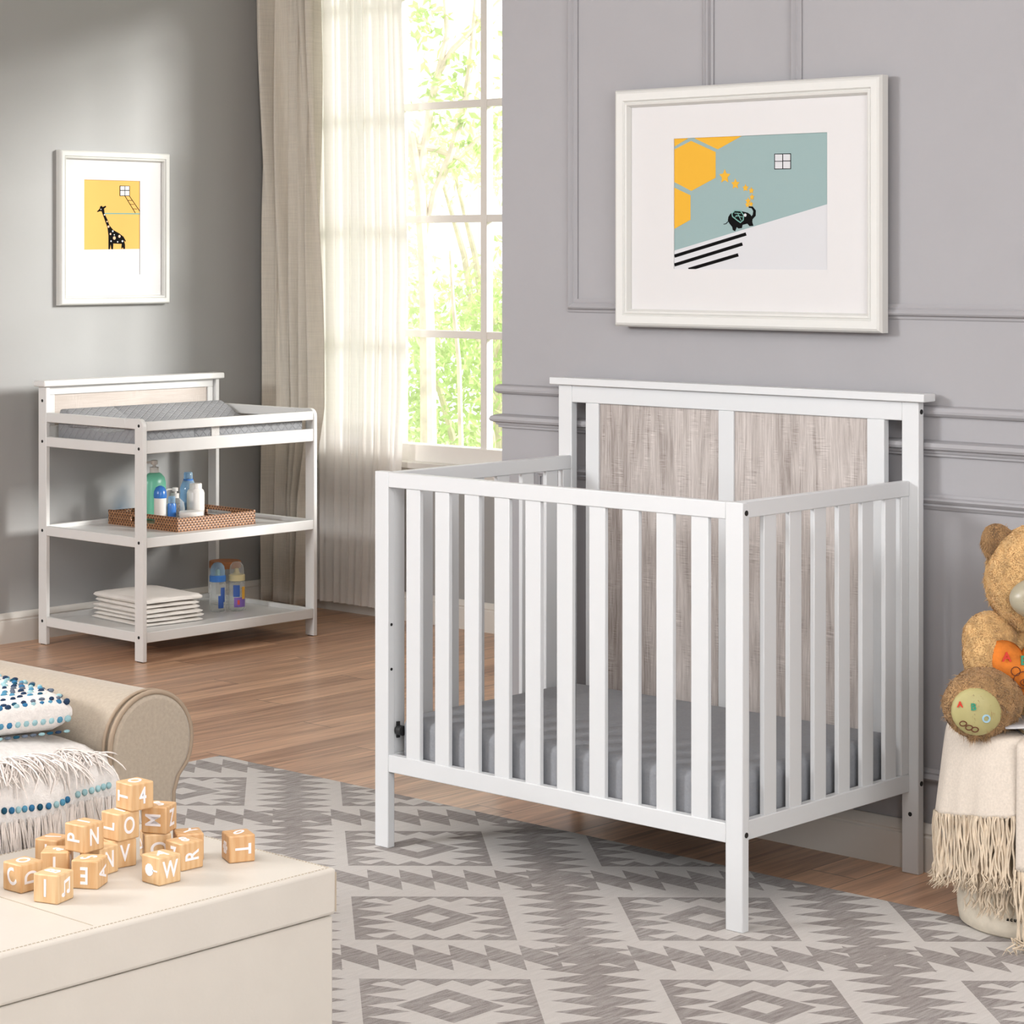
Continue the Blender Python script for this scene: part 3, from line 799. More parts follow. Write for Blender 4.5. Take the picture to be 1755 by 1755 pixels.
# ---- mid-shelf things
ZM = .4122
tray = root('rattan_tray', 'brown woven rattan tray with handle slots on the middle shelf', 'tray', tw(.28, .16, ZM), TR)
tx, ty, th_ = .365, .40, .045
B(0, 0, 0, tx, ty, .005).build('tray_base', 'rattan', tray)
wl = MB()
wl.box(0, 0, .004, tx, .008, th_).box(0, ty-.008, .004, tx, ty, th_)
for x0 in (0, tx-.008):
    wl.box(x0, .008, .004, x0+.008, ty-.008, .018).box(x0, .008, .036, x0+.008, ty-.008, th_+.004)
    wl.box(x0, .008, .018, x0+.008, .13, .036).box(x0, ty-.13, .018, x0+.008, ty-.008, .036)
wl.build('tray_wall', 'rattan', tray, bevel=.002)
rm = MB().tube([(0, .004, th_), (tx, .004, th_)], .0045, 8).tube([(0, ty-.004, th_), (tx, ty-.004, th_)], .0045, 8)
for x0 in (.004, tx-.004): rm.tube([(x0, 0, th_+.003), (x0, ty, th_+.003)], .0045, 8)
rm.build('tray_rim', 'rattan', tray, smooth=60)
ZT = ZM+.0055
def pump(parent, z_, s_=1, mat='white_pl'):
    MB().lathe([(.017*s_, 0), (.017*s_, .02*s_), (.006*s_, .021*s_), (.006*s_, .036*s_)], 20, (0, 0, z_)).build('collar', mat, parent)
    MB().lathe([(.013*s_, .030*s_), (.013*s_, .044*s_), (.009*s_, .046*s_)], 16, (0, 0, z_)).tube([(0, 0, z_+.038*s_), (-.03*s_, .012*s_, z_+.038*s_), (-.04*s_, .016*s_, z_+.032*s_)], .0045*s_, 8).build('pump_head', mat, parent)
g = root('pump_bottle', 'tall mint green pump bottle with white pump head in rattan tray', 'bottle', tw(.458, .515, ZT), TR)
MB().lathe([(.042, 0), (.048, .006), (.048, .135), (.043, .155), (.028, .170), (.018, .174)], 32, (0, 0, 0), sx=1.0, sy=.7).build('bottle_body', 'green_b', g)
pump(g, .174)
g = root('small_bottle', 'small white bottle with blue domed cap before the green pump bottle', 'bottle', tw(.418, .43, ZT), TR)
MB().lathe([(.021, 0), (.023, .004), (.023, .088)], 24).build('bottle_body', 'white_pl', g)
MB().lathe([(.0235, .088), (.0245, .097), (.023, .113), (.016, .127), (.005, .133), (0, .1335)], 24).build('cap', 'blue_b', g)
g = root('small_bottle', 'slim dark blue tube bottle standing right of the white blue-capped bottle', 'bottle', tw(.452, .405, ZT), TR)
MB().lathe([(.014, 0), (.016, .003), (.016, .062), (.014, .068)], 20).build('bottle_body', 'blue_b', g)
MB().lathe([(.013, .068), (.013, .090), (.010, .094), (0, .095)], 20).build('cap', 'clear_blue', g)
g = root('pump_bottle', 'clear glass pump bottle with ivory pump on the rattan tray', 'bottle', tw(.508, .455, ZT), TR)
MB().lathe([(.030, 0), (.036, .004), (.036, .042), (.032, .064), (.019, .078), (.012, .082)], 28).build('bottle_body', 'clear', g)
pump(g, .080, .85)
g = root('water_bottle', 'translucent blue water bottle behind the white talc bottle', 'bottle', tw(.607, .500, ZT), TR)
MB().lathe([(.022, 0), (.027, .004), (.026, .03), (.0275, .04), (.0255, .05), (.0275, .06), (.027, .095), (.018, .118), (.012, .124)], 28).build('bottle_body', 'clear_blue', g)
MB().lathe([(.014, .124), (.0145, .128), (.0145, .142), (.012, .146), (0, .146)], 24).build('cap', 'clear_blue', g)
MB().lathe([(.0165, .117), (.0165, .124)], 24).build('neck_ring', 'blue_b', g)
scale_mesh(g, 1.14)
g = root('talc_bottle', 'plain white talc bottle with narrower cap on the rattan tray', 'bottle', tw(.585, .430, ZT), TR)
MB().lathe([(.026, 0), (.029, .003), (.029, .083), (.026, .092), (.020, .097)], 30).build('bottle_body', 'white_pl', g)
MB().lathe([(.0205, .096), (.0205, .112), (.019, .1145), (0, .1145)], 30).build('cap', 'white_pl', g)
scale_mesh(g, 1.14)
g = root('cream_jar', 'low round white cream jar at the front of rattan tray', 'jar', tw(.487, .335, ZT), TR)
MB().lathe([(.040, 0), (.043, .003), (.043, .024)], 36).build('jar_body', 'white_pl', g)
MB().lathe([(.044, .024), (.045, .027), (.045, .038), (.043, .041), (0, .042)], 36).build('jar_lid', 'white_pl', g)
# ---- bottom-shelf things
ZB = .0862
def fold_cloth(i, z_, th_, lx, ly, dx, dy, label):
    """folded cloth: layered rounded slab, open folds on one side"""
    rnd = random.Random(i); mb = MB(); n = 26; k = 14
    vs = []; sag = rnd.uniform(0, .003)
    for j in range(n+1):
        u = j/n
        for q_ in range(k):
            a = q_/(k)*2*PI; ca_, sa_ = math.cos(a), math.sin(a)
            yy = ly/2*(abs(ca_)**.25)*(1 if ca_ > 0 else -1); zz = th_/2*(abs(sa_)**.6)*(1 if sa_ > 0 else -1)
            yy *= 1-.022*math.exp(-(zz/(th_*.14))**2)+.010*math.sin(u*11+i*1.7)
            wob_ = -abs(.0014*math.sin(u*9+i*2+ca_*3)+.0012*math.sin(yy*45+i))
            endr = min(1, (min(u, 1-u)*n+.35)/1.4)
            vs.append((u*lx-lx/2+dx+.004*math.sin(yy*26+i*2)*(1-2*abs(u-.5) if abs(u-.5) < .3 else 1), yy*(.97+.03*endr)+dy+.003*math.sin(u*5+i), zz*endr+th_/2+wob_*(1 if sa_ > 0 else 0)))
    fs = [(j*k+q_, j*k+(q_+1) % k, (j+1)*k+(q_+1) % k, (j+1)*k+q_) for j in range(n) for q_ in range(k)]
    fs += [tuple(range(k))[::-1], tuple(n*k+q_ for q_ in range(k))]
    mb.add(vs, fs)
    o = mb.build('folded_cloth', 'cloth', None, tw(.285, .335, z_), TR+R(-4+[0, 2.5, -1.5, 1, -2, .5][i-1]), smooth=70)
    return tag(o, label, 'cloth', 'folded muslin cloths stacked on the bottom shelf')
labs = ['white folded muslin cloth lying lowest of the stack on bottom shelf', 'off-white folded muslin cloth, second from the bottom of its stack',
        'off-white folded muslin cloth, third from the bottom of its stack', 'cream folded muslin cloth, third from the top of its stack',
        'cream folded muslin cloth just under the topmost one', 'thick cream folded cloth, topmost of the stack on bottom shelf']
z_ = ZB
for i, (t_, lx, ly) in enumerate(((.013, .262, .335), (.013, .258, .33), (.015, .262, .325), (.016, .255, .325), (.015, .25, .32), (.024, .252, .325))):
    fold_cloth(i+1, z_, t_, lx, ly, random.uniform(-.006, .006), random.uniform(-.004, .004), labs[i]); z_ += t_+.0008
def baby_bottle(label, x_, y_, col, cap, prints):
    g = root('baby_bottle', label, 'baby bottle', tw(x_, y_, ZB), TR, 'baby bottles on the bottom shelf')
    MB().lathe([(.022, 0), (.0255, .003), (.0255, .05), (.0235, .060), (.0255, .070), (.0255, .085), (.021, .094)], 30).build('bottle_body', 'clear', g)
    MB().lathe([(.0255, .092), (.0255, .108), (.023, .111)], 30).build('screw_ring', col, g)
    MB().lathe([(.018, .108), (.011, .112), (.007, .120), (.006, .128), (0, .13)], 20).build('teat', 'teat', g)
    MB().lathe([(.0225, .110), (.0225, .125), (.020, .138), (.013, .147), (.005, .150), (0, .1505)], 26).build('dome_cap', cap, g)
    for z0, z1, a0, a1, mt_ in prints:
        MB().sheet(lambda u, v: (.0258*math.cos(a0+(a1-a0)*u), .0258*math.sin(a0+(a1-a0)*u), z0+(z1-z0)*v), 10, 1).build('printed_band', mt_, g, smooth=60)
    scale_mesh(g, 1.2)
baby_bottle('clear baby bottle with blue collar, left of the pair on bottom shelf', .576, .292, 'blue_b', 'clear_blue',
            [(.012, .05, -2.2, -1.5, 'label_b'), (.03, .075, -1.9, -1.3, 'label_b')])
baby_bottle('clear baby bottle with cream collar and purple print, right of the pair', .642, .262, 'teat', 'clear',
            [(.012, .042, -2.6, -.9, 'label_p'), (.044, .080, -2.7, -1.9, 'label_b'), (.036, .074, -1.6, -1.0, 'label_y'), (.020, .034, -2.2, -1.9, 'label_r')])
g = root('glass_jar', 'glass storage jar with wooden lid behind the two baby bottles', 'jar', tw(.728, .43, ZB), TR)
MB().lathe([(.052, 0), (.058, .004), (.058, .135)], 36).build('jar_body', 'clear', g)
MB().lathe([(.060, .135), (.060, .158), (.058, .16), (0, .16)], 36).build('jar_lid', 'lidwood', g)
g = root('small_box', 'small white box on the bottom shelf left of the glass jar', 'box', tw(.60, .49, ZB), TR)
B(0, 0, 0, .055, .05, .032).build('box_body', 'white_pl', g, bevel=.003)

# ================================================================ sofa with throws
AX = .856
sofa = root('sofa', 'beige upholstered sofa with rolled arm at the left edge', 'sofa', (.40, -2.1, .0055))
def sy(y_): return y_+2.1
def sx_(x_): return x_-.40
yc, zc_, rr = -1.351, .567, .0885
def armprof(off=0):
    pts = []
    for i in range(25):
        a = R(-28)+i*R(208)/24
        pts.append((yc+(rr+off)*math.cos(a), zc_+(rr+off)*math.sin(a)))
    # inner side straight down
    pts += [(yc-rr-off, .50), (yc-rr-off, .36), (yc-rr-off, .12), (-1.302+off, .12), (-1.302+off, .36), (-1.302+off, .478), (-1.292+off, .505)]
    return pts
def arm(mb, x0, x1, off=0, mi=0):
    pr_ = armprof(off)
    return mb.prism([(sy(a), b_-.0055) for a, b_ in pr_], 0, x1-x0, (sx_(x0), 0, 0), (0, 1, 0), (0, 0, 1), mi)
ar = arm(MB(), -.05, AX-.02)
ar.build('arm', 'sofa', sofa, smooth=40, bevel=.006)
fp = arm(MB(), AX-.03, AX, -.004); fp.build('arm_front_panel', 'sofa', sofa, smooth=40, bevel=.008, seg=3)
pr_ = armprof(-.001)
MB().tube([(sx_(AX)-.006, sy(a), b_-.0055) for a, b_ in pr_+pr_[:1]], .0045, 8).build('piping', 'piping', sofa, smooth=60)
pr2 = armprof(.0005)
MB().tube([(sx_(AX)-.022, sy(a), b_-.0055) for a, b_ in pr2+pr2[:1]], .003, 8).build('piping', 'piping', sofa, smooth=60)
B(sx_(-.05), sy(-3.2), .10, sx_(.83), sy(-1.445), .30).build('seat_base', 'sofa', sofa, bevel=.015, seg=3)
B(sx_(.06), sy(-3.2), .30, sx_(.845), sy(-1.445), .43).build('seat_cushion', 'sofa', sofa, bevel=.03, seg=4)
B(sx_(-.22), sy(-3.2), .10, sx_(.0), sy(-1.28), .70).build('backrest', 'sofa', sofa, bevel=.05, seg=4)
for x0, y0 in ((-.15, -1.38), (.78, -1.38), (-.15, -3.1), (.78, -3.1)):
    MB().lathe([(.018, 0), (.026, .10)], 12, (sx_(x0), sy(y0), 0)).build('leg', 'lidwood', sofa)
def strand(mb, p0, d, L, rnd, r_=.0016, curl=.3, mi=0, n=6, sides=4, grav=.3):
    p_ = Vector(p0); d = Vector(d).normalized(); pts = [p_.copy()]; w_ = Vector((rnd.gauss(0, 1), rnd.gauss(0, 1), 0))*curl
    for i in range(n):
        d = (d+w_*(.25/n)*2+Vector((rnd.gauss(0, curl*.12), rnd.gauss(0, curl*.12), -grav/n))).normalized()
        p_ = p_+d*L/n; pts.append(p_.copy())
    mb.tube(pts, [r_]*n+[r_*.5], sides, mi, cap=False)
# lower throw draped over the seat front, with two rows of fringe
thr = root('fringed_throw', 'ivory cotton throw with shaggy fringe draped over the sofa seat front', 'throw blanket', (.7, -1.7, .4355))
O_ = Vector(thr.location)
dr = [(.38, .585), (.58, .590), (.72, .586), (.80, .578), (.842, .560), (.862, .525), (.870, .470), (.872, .36)]
def drp(s_):
    s_ = s_*(len(dr)-1); i = min(int(s_), len(dr)-2); t_ = s_-i
    return dr[i][0]+(dr[i+1][0]-dr[i][0])*t_, dr[i][1]+(dr[i+1][1]-dr[i][1])*t_
def thrf(u, v):
    x_, z_ = drp(v); y_ = -2.4+u*(2.4-1.452)
    if v > .45: y_ += (v-.45)*.075*max(0, u-.6)/.4
    x_ += .006*math.sin(y_*31)*min(1, v*1.5)+.004*math.sin(y_*73+v*4); z_ += .005*math.sin(y_*23+v*5)-(.012*max(0, (u-.93)/.07) if v < .6 else 0)
    return tuple(Vector((x_, y_, z_))-O_)
MB().sheet(thrf, 110, 40).build('throw_body', 'yarn_body', thr, solid=.012, smooth=180)
rnd = random.Random(5)
fm = MB()
def thr_pt(y_, v): return Vector(thrf((y_+2.4)/(.948), v))+Vector((.008, 0, .004))
for k_ in range(120):        # upper knotted loops
    y_ = -1.47-k_*.0068+rnd.uniform(-.003, .003)
    p0 = thr_pt(y_, rnd.uniform(.46, .56))+Vector((0, 0, .004))
    for q_ in range(6):
        strand(fm, p0+Vector((rnd.uniform(-.01, .01), rnd.uniform(-.008, .008), 0)), (1.0, rnd.uniform(-1.5, 1.6), rnd.uniform(-.5, .45)), rnd.uniform(.04, .075), rnd, .0013, 1.0, n=6, grav=1.1)
for k_ in range(88):        # lower bundles
    y_ = -1.405-k_*.0115+rnd.uniform(-.003, .003)
    v0 = .80+.01*rnd.random(); p0 = thr_pt(min(y_, -1.455), v0); p0.y = y_-O_.y; p0.x += .004
    lean = rnd.uniform(-.15, .2)
    for q_ in range(17):
        strand(fm, p0+Vector((rnd.uniform(-.004, .002), rnd.uniform(-.004, .004), rnd.uniform(-.004, .004))), (.08, lean+rnd.uniform(-.16, .16), -1), rnd.uniform(.11, .15), rnd, .0011, .18, n=6, grav=.6)
tag(fm.build('fringe', 'yarn', thr, smooth=60), kind='stuff')
# blue tufts along a band above the fringe
bt = MB()
for k_ in range(60):
    y_ = -1.475-k_*.0125; 
    if k_ in (6,): continue
    p_ = thr_pt(y_, .765); bt.blob(p_, (.0045, .0052, .0058), n=10, mi=(3 if k_ < 6 else [1, 5, 1, 2, 3][k_ % 5]))
bt.build('tuft_row', ['blue0', 'blue1', 'blue2', 'blue3', 'blue4', 'blue5'], thr, smooth=60)
# upper folded throw with blue tufts
up = root('folded_throw', 'folded ivory throw with rows of blue and teal tufts beside the sofa arm', 'throw blanket', (.782, -1.462, .589), R(-13))
# local: x back (-), y along front; front right corner at origin
Lx, Ly, Hh = .42, .62, .064
def supf(u, v):
    # rounded slab cross-section; u around, v along y
    a = u*2*PI; ca_, sa_ = math.cos(a), math.sin(a); e = .55
    xx = (abs(ca_)**.22)*(1 if ca_ > 0 else -1)*Lx/2; zz = (abs(sa_)**.65)*(1 if sa_ > 0 else -1)*Hh/2
    y_ = -v*Ly; rdd = min(1, (v*Ly+.004)/.03)**.5
    zz *= rdd; zz += .004*math.sin(y_*20+xx*12)*(1 if sa_ > 0 else 0)
    return (xx-Lx/2-.01*(1-rdd), y_, zz+Hh/2+.004)
mb = MB().sheet(supf, 60, 40); mb.F.append(tuple(range(60))); mb.I.append(0)
mb.build('throw_body', 'yarn_body', up, smooth=60)
tf = MB(); rnd = random.Random(9)
for r_i, xx in enumerate(np.arange(-.012, -.40, -.0190)):      # rows across the top
    for j in range(46):
        v = (.006+j*.0165+(.0082 if r_i % 2 else 0))
        if v > .60 or rnd.random() < .1: continue
        rd = min(1, (v+.004)/.03)**.5
        zt = Hh/2*rd*(1-(abs((xx+Lx/2)/(Lx/2)))**9*.5)+Hh/2+.004+.004*math.sin(-v*20+(xx+Lx/2)*12)
        tf.blob((xx+rnd.uniform(-.003, .003), -v+rnd.uniform(-.003, .003), zt+.001), (.0042*rnd.uniform(.8, 1.2), .0056*rnd.uniform(.8, 1.2), .0036), n=8, mi=rnd.choice([0, 0, 1, 2, 3, 3, 4, 5]))
for zz, ro in ((.052, 0), (.024, 1), (.002, 2)):                  # rows on the front face
    for j in range(40):
        v = .010+j*.0150
        tf.blob((-.002 if zz < .04 and zz > .01 else -.007, -v, zz+.004), (.0038, .0064, .0060 if ro < 2 else .0028), n=8, mi=rnd.choice([[1, 1, 0, 2, 3], [3, 3, 2, 1, 4], [5, 4, 0, 3]][ro]))
tf.build('tufts', ['blue0', 'blue1', 'blue2', 'blue3', 'blue4', 'blue5'], up, smooth=60)

# ================================================================ ottoman
ot = root('storage_ottoman', 'cream leather storage ottoman with stitched lid in the foreground', 'ottoman', (.896, -2.42, .0055))
OX, OY = 1.353-.896, 2.42-1.390
B(.004, .004, 0, OX-.004, OY-.004, .3705).build('ottoman_base', 'leather', ot, bevel=.003, seg=2)
B(0, 0, .3725, OX, OY, .4445).build('lid', 'leather', ot, bevel=.006, seg=4)
sm = MB(); zt_ = .4448
ins = .009
for a_, b_ in (((ins, ins), (OX-ins, ins)), ((OX-ins, ins), (OX-ins, OY-ins)), ((OX-ins, OY-ins), (ins, OY-ins)), ((ins, OY-ins), (ins, ins))):
    L_ = math.dist(a_, b_); n_ = int(L_/.007)
    for i in range(n_):
        t0, t1_ = i/n_, (i+.55)/n_
        q0 = (a_[0]+(b_[0]-a_[0])*t0, a_[1]+(b_[1]-a_[1])*t0, zt_+.0000); q1 = (a_[0]+(b_[0]-a_[0])*t1_, a_[1]+(b_[1]-a_[1])*t1_, zt_+.0000)
        sm.tube([q0, q1], .0009, 5)
sm.build('stitching', 'stitch', ot, smooth=60)
MB().tube([(OX-.0012, OY-.0012, .377), (OX-.0012, OY-.0012, .438)], .0016, 6).build('seam', 'stitch', ot)
B(.02, OY*.56-.0008, zt_-.0005, OX-.02, OY*.56+.0008, zt_+.0003).build('seam', 'stitch', ot)

# ================================================================ toy blocks
BS = .0425; ZO = .4502
def block(near, alpha, lvl, lf_, rt_, tp_, label, lift=0, centre=False):
    """near = bottom corner towards the viewer, alpha = direction of the right face's bottom edge"""
    a = R(alpha); e1 = Vector((math.cos(a), math.sin(a))); e2 = Vector((-math.sin(a), math.cos(a)))
    c_ = Vector(near) if centre else Vector(near)+(e1+e2)*BS/2
    r_ = root('letter_block', label, 'toy block', (c_.x, c_.y, ZO+lvl*(BS+.0003)+lift), a, 'wooden letter blocks on the ottoman')
    h = BS/2
    B(-h, -h, 0, h, h, BS).build('block_body', 'maple', r_, bevel=.0025, seg=3)
    # right face: normal = -e2 (local -y), left face: normal = -e1 (local -x)
    for spec, O, U, V in ((rt_, (0, -h-.0001, h), (1, 0, 0), (0, 0, 1)), (lf_, (-h-.0001, 0, h), (0, -1, 0), (0, 0, 1)), (tp_, (0, 0, BS+.0001), (1, -1, 0), (1, 1, 0))):
        if not spec: continue
        tx_, rot = spec[0], spec[1]; bold = spec[2] if len(spec) > 2 else .0006
        M_ = frameM(O, U, V) @ Matrix.Rotation(R(rot), 4, 'Z')
        if tx_ == '*lolly':
            mb = MB(); U_, V_ = Vector((M_[0][0], M_[1][0], M_[2][0])), Vector((M_[0][1], M_[1][1], M_[2][1]))
            mb.prism(ngon(-.002, 0, .0095, 10), -.0002, .0006, O, U_, V_).prism([(.006, -.001), (.017, -.001), (.017, .001), (.006, .001)], -.0002, .0006, O, U_, V_)
            mb.build('letter', 'letter', r_, smooth=0)
        elif tx_ == '*note':
            mb = MB(); U_, V_ = Vector((M_[0][0], M_[1][0], M_[2][0])), Vector((M_[0][1], M_[1][1], M_[2][1]))
            mb.prism(ngon(-.006, -.010, .004, 10, sy=.8), -.0002, .0006, O, U_, V_).prism(ngon(.006, -.007, .004, 10, sy=.8), -.0002, .0006, O, U_, V_)
            mb.prism([(-.004, -.010), (-.002, -.010), (-.002, .006), (.008, .009), (.008, -.007), (.010, -.007), (.010, .014), (-.004, .010)], -.0002, .0006, O, U_, V_)
            mb.build('letter', 'letter', r_, smooth=0)
        elif tx_ == '*flower':
            mb = MB(); U_, V_ = Vector((M_[0][0], M_[1][0], M_[2][0])), Vector((M_[0][1], M_[1][1], M_[2][1]))
            for q_ in range(6): mb.prism(ngon(.007*math.cos(q_*PI/3), .007*math.sin(q_*PI/3), .0035, 8), -.0002, .0006, O, U_, V_)
            mb.prism(ngon(0, 0, .0032, 8), -.0002, .0006, O, U_, V_); mb.build('letter', 'letter', r_, smooth=0)
        else:
            text_part(tx_, .036, 'letter', r_, M_ @ Matrix.Diagonal((.76, 1, 1, 1)), .0005, bold=bold)
    return r_
block((1.213, -1.488), 66, 0, ('*flower', 0), ('T', -90), ('0', 0), 'lone wooden block with a sideways T, furthest right on the ottoman')
block((1.196, -1.569), 88, 0, ('7', 0), ('R', 90), ('8', 30), 'wooden block with a sideways R behind the W block')
block((1.238, -1.647), 90, 0, ('*lolly', 0), ('W', 0), ('A', 20), 'wooden block with a W and a lollipop shape at the pile front')
block((1.209, -1.813), 108, 0, ('I', 0), ('*note', 0), ('B', 30), 'front left wooden block with an I and a music note')
block((1.120, -1.813), 93, 0, ('C', 20), ('D', 90), ('O', 0), 'wooden block with C and D beside the music note block')
block((1.185, -1.721), 121, 0, ('E', 180), ('A', 90), ('S', 90), 'wooden block with an upside down E under the PN block')
block((1.108, -1.633), 82, 0, ('U', 0), ('V', 0), None, 'wooden block with a V at the bottom below the O block')
block((1.100, -1.543), 62, 0, ('V', 90), ('C', -90), None, 'wooden block with a partly hidden C below the M block', centre=True)
block((1.137, -1.507), 60, 0, None, ('X', 0), ('Y', 0), 'wooden block with a Y on top at the back of the pile', centre=True)
block((1.078, -1.716), 132, 0, ('I', 0), ('K', 0), ('a', 0), 'wooden block with a tall I left below the PN block', centre=True)
block((1.012, -1.673), 108, 0, ('J', 0), None, ('I', 60), 'wooden block with a J at the back left of the pile', centre=True)
block((1.105, -1.657), 100, 0, None, ('N', 0), None, 'wooden block half hidden behind the E block', centre=True)
block((1.052, -1.862), 100, 0, ('L', 0), ('H', 90), ('O', 0), 'wooden block cut off by the left edge of the picture', centre=True)
block((1.136, -1.709), 97, 1, ('P', 90), ('N', 0), ('I', 45), 'wooden block with P and N raised on top of the left blocks')
block((1.116, -1.628), 92, 1, ('L', 90), ('O', 0), ('I', 40), 'wooden block with an O in the middle layer of the pile')
block((1.132, -1.547), 118, 1, ('M', 90), ('Z', 0), ('S', 0), 'wooden block with a sideways M and a Z in the middle layer')
block((1.119, -1.605), 88, 2, ('T', 90), ('4', 0), ('O', 0), 'topmost wooden block of the pile, showing the number 4')

# ================================================================ basket, throw, book, bear
BX, BY = 1.49, .497
er, ef = Vector((.735, .678, 0)), Vector((.678, -.735, 0))      # to the viewer's right / towards the viewer
def bl(r_, f_, z_): return Vector((er.x*r_+ef.x*f_, er.y*r_+ef.y*f_, z_))
bk = root('canvas_basket', 'round cream canvas basket holding the teddy bear beside the crib', 'basket', (BX, BY, .0055))
MB().lathe([(.160, 0), (.170, .006), (.174, .03), (.176, .20), (.177, .405), (.173, .405), (.171, .03), (0, .02)], 56).build('basket_body', 'canvas', bk, smooth=50)
MB().lathe([(.172, .36), (.172, .385), (0, .392)], 56).build('stuffing', 'canvas', bk, smooth=50)
def arcpt(a, r_, z_):  # a = angle from viewer direction, positive to the right
    return bl(math.sin(a)*r_, math.cos(a)*r_, z_)
a_txt = R(-35)
for q_, s_ in enumerate('acuoo'):
    a = a_txt+q_*R(2.6); P0 = arcpt(a, .1768, .045); U_ = arcpt(a+PI/2, 1, 0)
    text_part(s_, .011, 'ink', bk, frameM(P0, U_, (0, 0, 1)), .0004, 'printed_letter', .0004)
for q_, s_ in enumerate('AZAO'):
    a = R(-33)+(q_ % 2)*R(7); P0 = arcpt(a, .1772, .115-.012*(q_//2)); U_ = arcpt(a+PI/2, 1, 0)
    text_part(s_, .016, 'ink', bk, frameM(P0, U_, (0, 0, 1)), .0004, 'printed_letter', .0006)
tw2 = root('linen_throw', 'oatmeal linen throw with long fringe draped over the canvas basket', 'throw blanket', (BX, BY, .40))
zo = .40
def layer(a0, a1, r_top, r_hem, z_top, z_hem, nm, wav=.004, seed=0, topin=.10, hemslope=0, na=40):
    def f_(u, v):
        a = a0+(a1-a0)*u
        if v < .2:
            s_ = v/.2; r_ = topin+(r_top-topin)*s_; z_ = z_top+.004-.004*s_*s_
        else:
            s_ = (v-.2)/.8; r_ = r_top+(r_hem-r_top)*s_**.8; z_ = z_top+(z_hem-z_top)*s_
        z_ += hemslope*(u-.5)*(v > .2)*s_
        r_ += wav*math.sin(a*9+seed)*max(0, v-.2)+wav*.5*math.sin(a*23+seed)*max(0, v-.3)
        return tuple(arcpt(a, r_, z_-zo))
    MB().sheet(f_, na, 24).build(nm, 'throw', tw2, solid=.004, smooth=180); return f_
f1 = layer(R(-100), R(-21), .192, .222, .418, .250, 'throw_panel', .006, 1, hemslope=.045)
f2 = layer(R(-25), R(85), .220, .240, .418, .165, 'throw_panel', .005, 2)
layer(R(-70), R(60), .183, .190, .413, .20, 'throw_panel', .004, 3)
rnd = random.Random(12); fm = MB(); 
def fringe(f_, n, L, spread, pool=False, u0=0, u1=1, out=.3, rr_=.0022):
    for i in range(n):
        u = u0+(u1-u0)*(i+rnd.uniform(-.4, .4))/n; u = min(1, max(0, u))
        p_ = Vector(f_(u, 1)); c_ = Vector((p_.x, p_.y, 0)).normalized(); tn_ = Vector((-c_.y, c_.x, 0))
        p0 = p_+c_*rnd.uniform(-.003, .004)+Vector((0, 0, .004)); pts = [p0]; ph = rnd.uniform(0, 6)
        Li = L*rnd.uniform(.9, 1.08); k_ = 12
        for j in range(1, k_+1):
            s_ = j/k_; w_ = .0028*math.sin(ph+s_*9)
            q_ = p0+Vector((0, 0, -Li*s_))+tn_*(w_+spread*s_*math.sin(ph*3)*.02)+c_*(.003*math.sin(ph*2+s_*6))
            if s_ > .85: q_ += tn_*rnd.uniform(-.006, .006)+c_*rnd.uniform(-.004, .006)
            if pool and q_.z+zo < .012: q_ = Vector((q_.x, q_.y, .012-zo+rnd.uniform(0, .022)))+c_*(.035*rnd.random())+tn_*rnd.uniform(-.02, .02)
            pts.append(q_)
        fm.tube(pts, [rr_]*k_+[rr_*.6], 5, cap=False)
        e_ = pts[-1]
        for _ in range(3):   # frayed end
            d_ = Vector((rnd.gauss(0, .5), rnd.gauss(0, .5), -1)).normalized(); fm.tube([e_, e_+d_*.009, e_+d_*.016+c_*.004], [.0009, .0008, .0004], 3, cap=False)
fringe(f1, 120, .135, .5)
fringe(f2, 150, .175, .6, pool=True)
f3 = lambda u, v: tuple(arcpt(R(-62)+R(110)*u, .190, .19-zo))
fringe(f3, 90, .125, .5)
tag(fm.build('fringe', 'throw_fringe', tw2, smooth=60), kind='stuff')
# hem line
MB().tube([Vector(f1(i/30, 1))+Vector((0, 0, .002)) for i in range(31)], .0016, 6).build('hem', 'throw_fringe', tw2)
# book and magazine below the bear
bo = root('picture_book', 'thick pale-edged book lying on the basket under the bear', 'book', (BX+bl(.03, .10, 0).x, BY+bl(.03, .10, 0).y, .4225), R(47))
B(-.10, -.075, .002, .10, .075, .012).build('pages', 'paper', bo, bevel=.002)
MB().box(-.103, -.078, 0, .103, .078, .002).box(-.103, -.078, .012, .103, .078, .014).build('cover', 'paperw', bo)
bo = root('magazine', 'glossy grey magazine on top of the book on the basket', 'magazine', (BX+bl(.01, .075, 0).x, BY+bl(.01, .075, 0).y, .437), R(38))
MB().sheet(lambda u, v: (-.11+.22*u, -.085+.16*v, .002+.004*math.sin(u*4)**2), 12, 4).build('pages', 'paperw', bo, solid=.003, smooth=60)

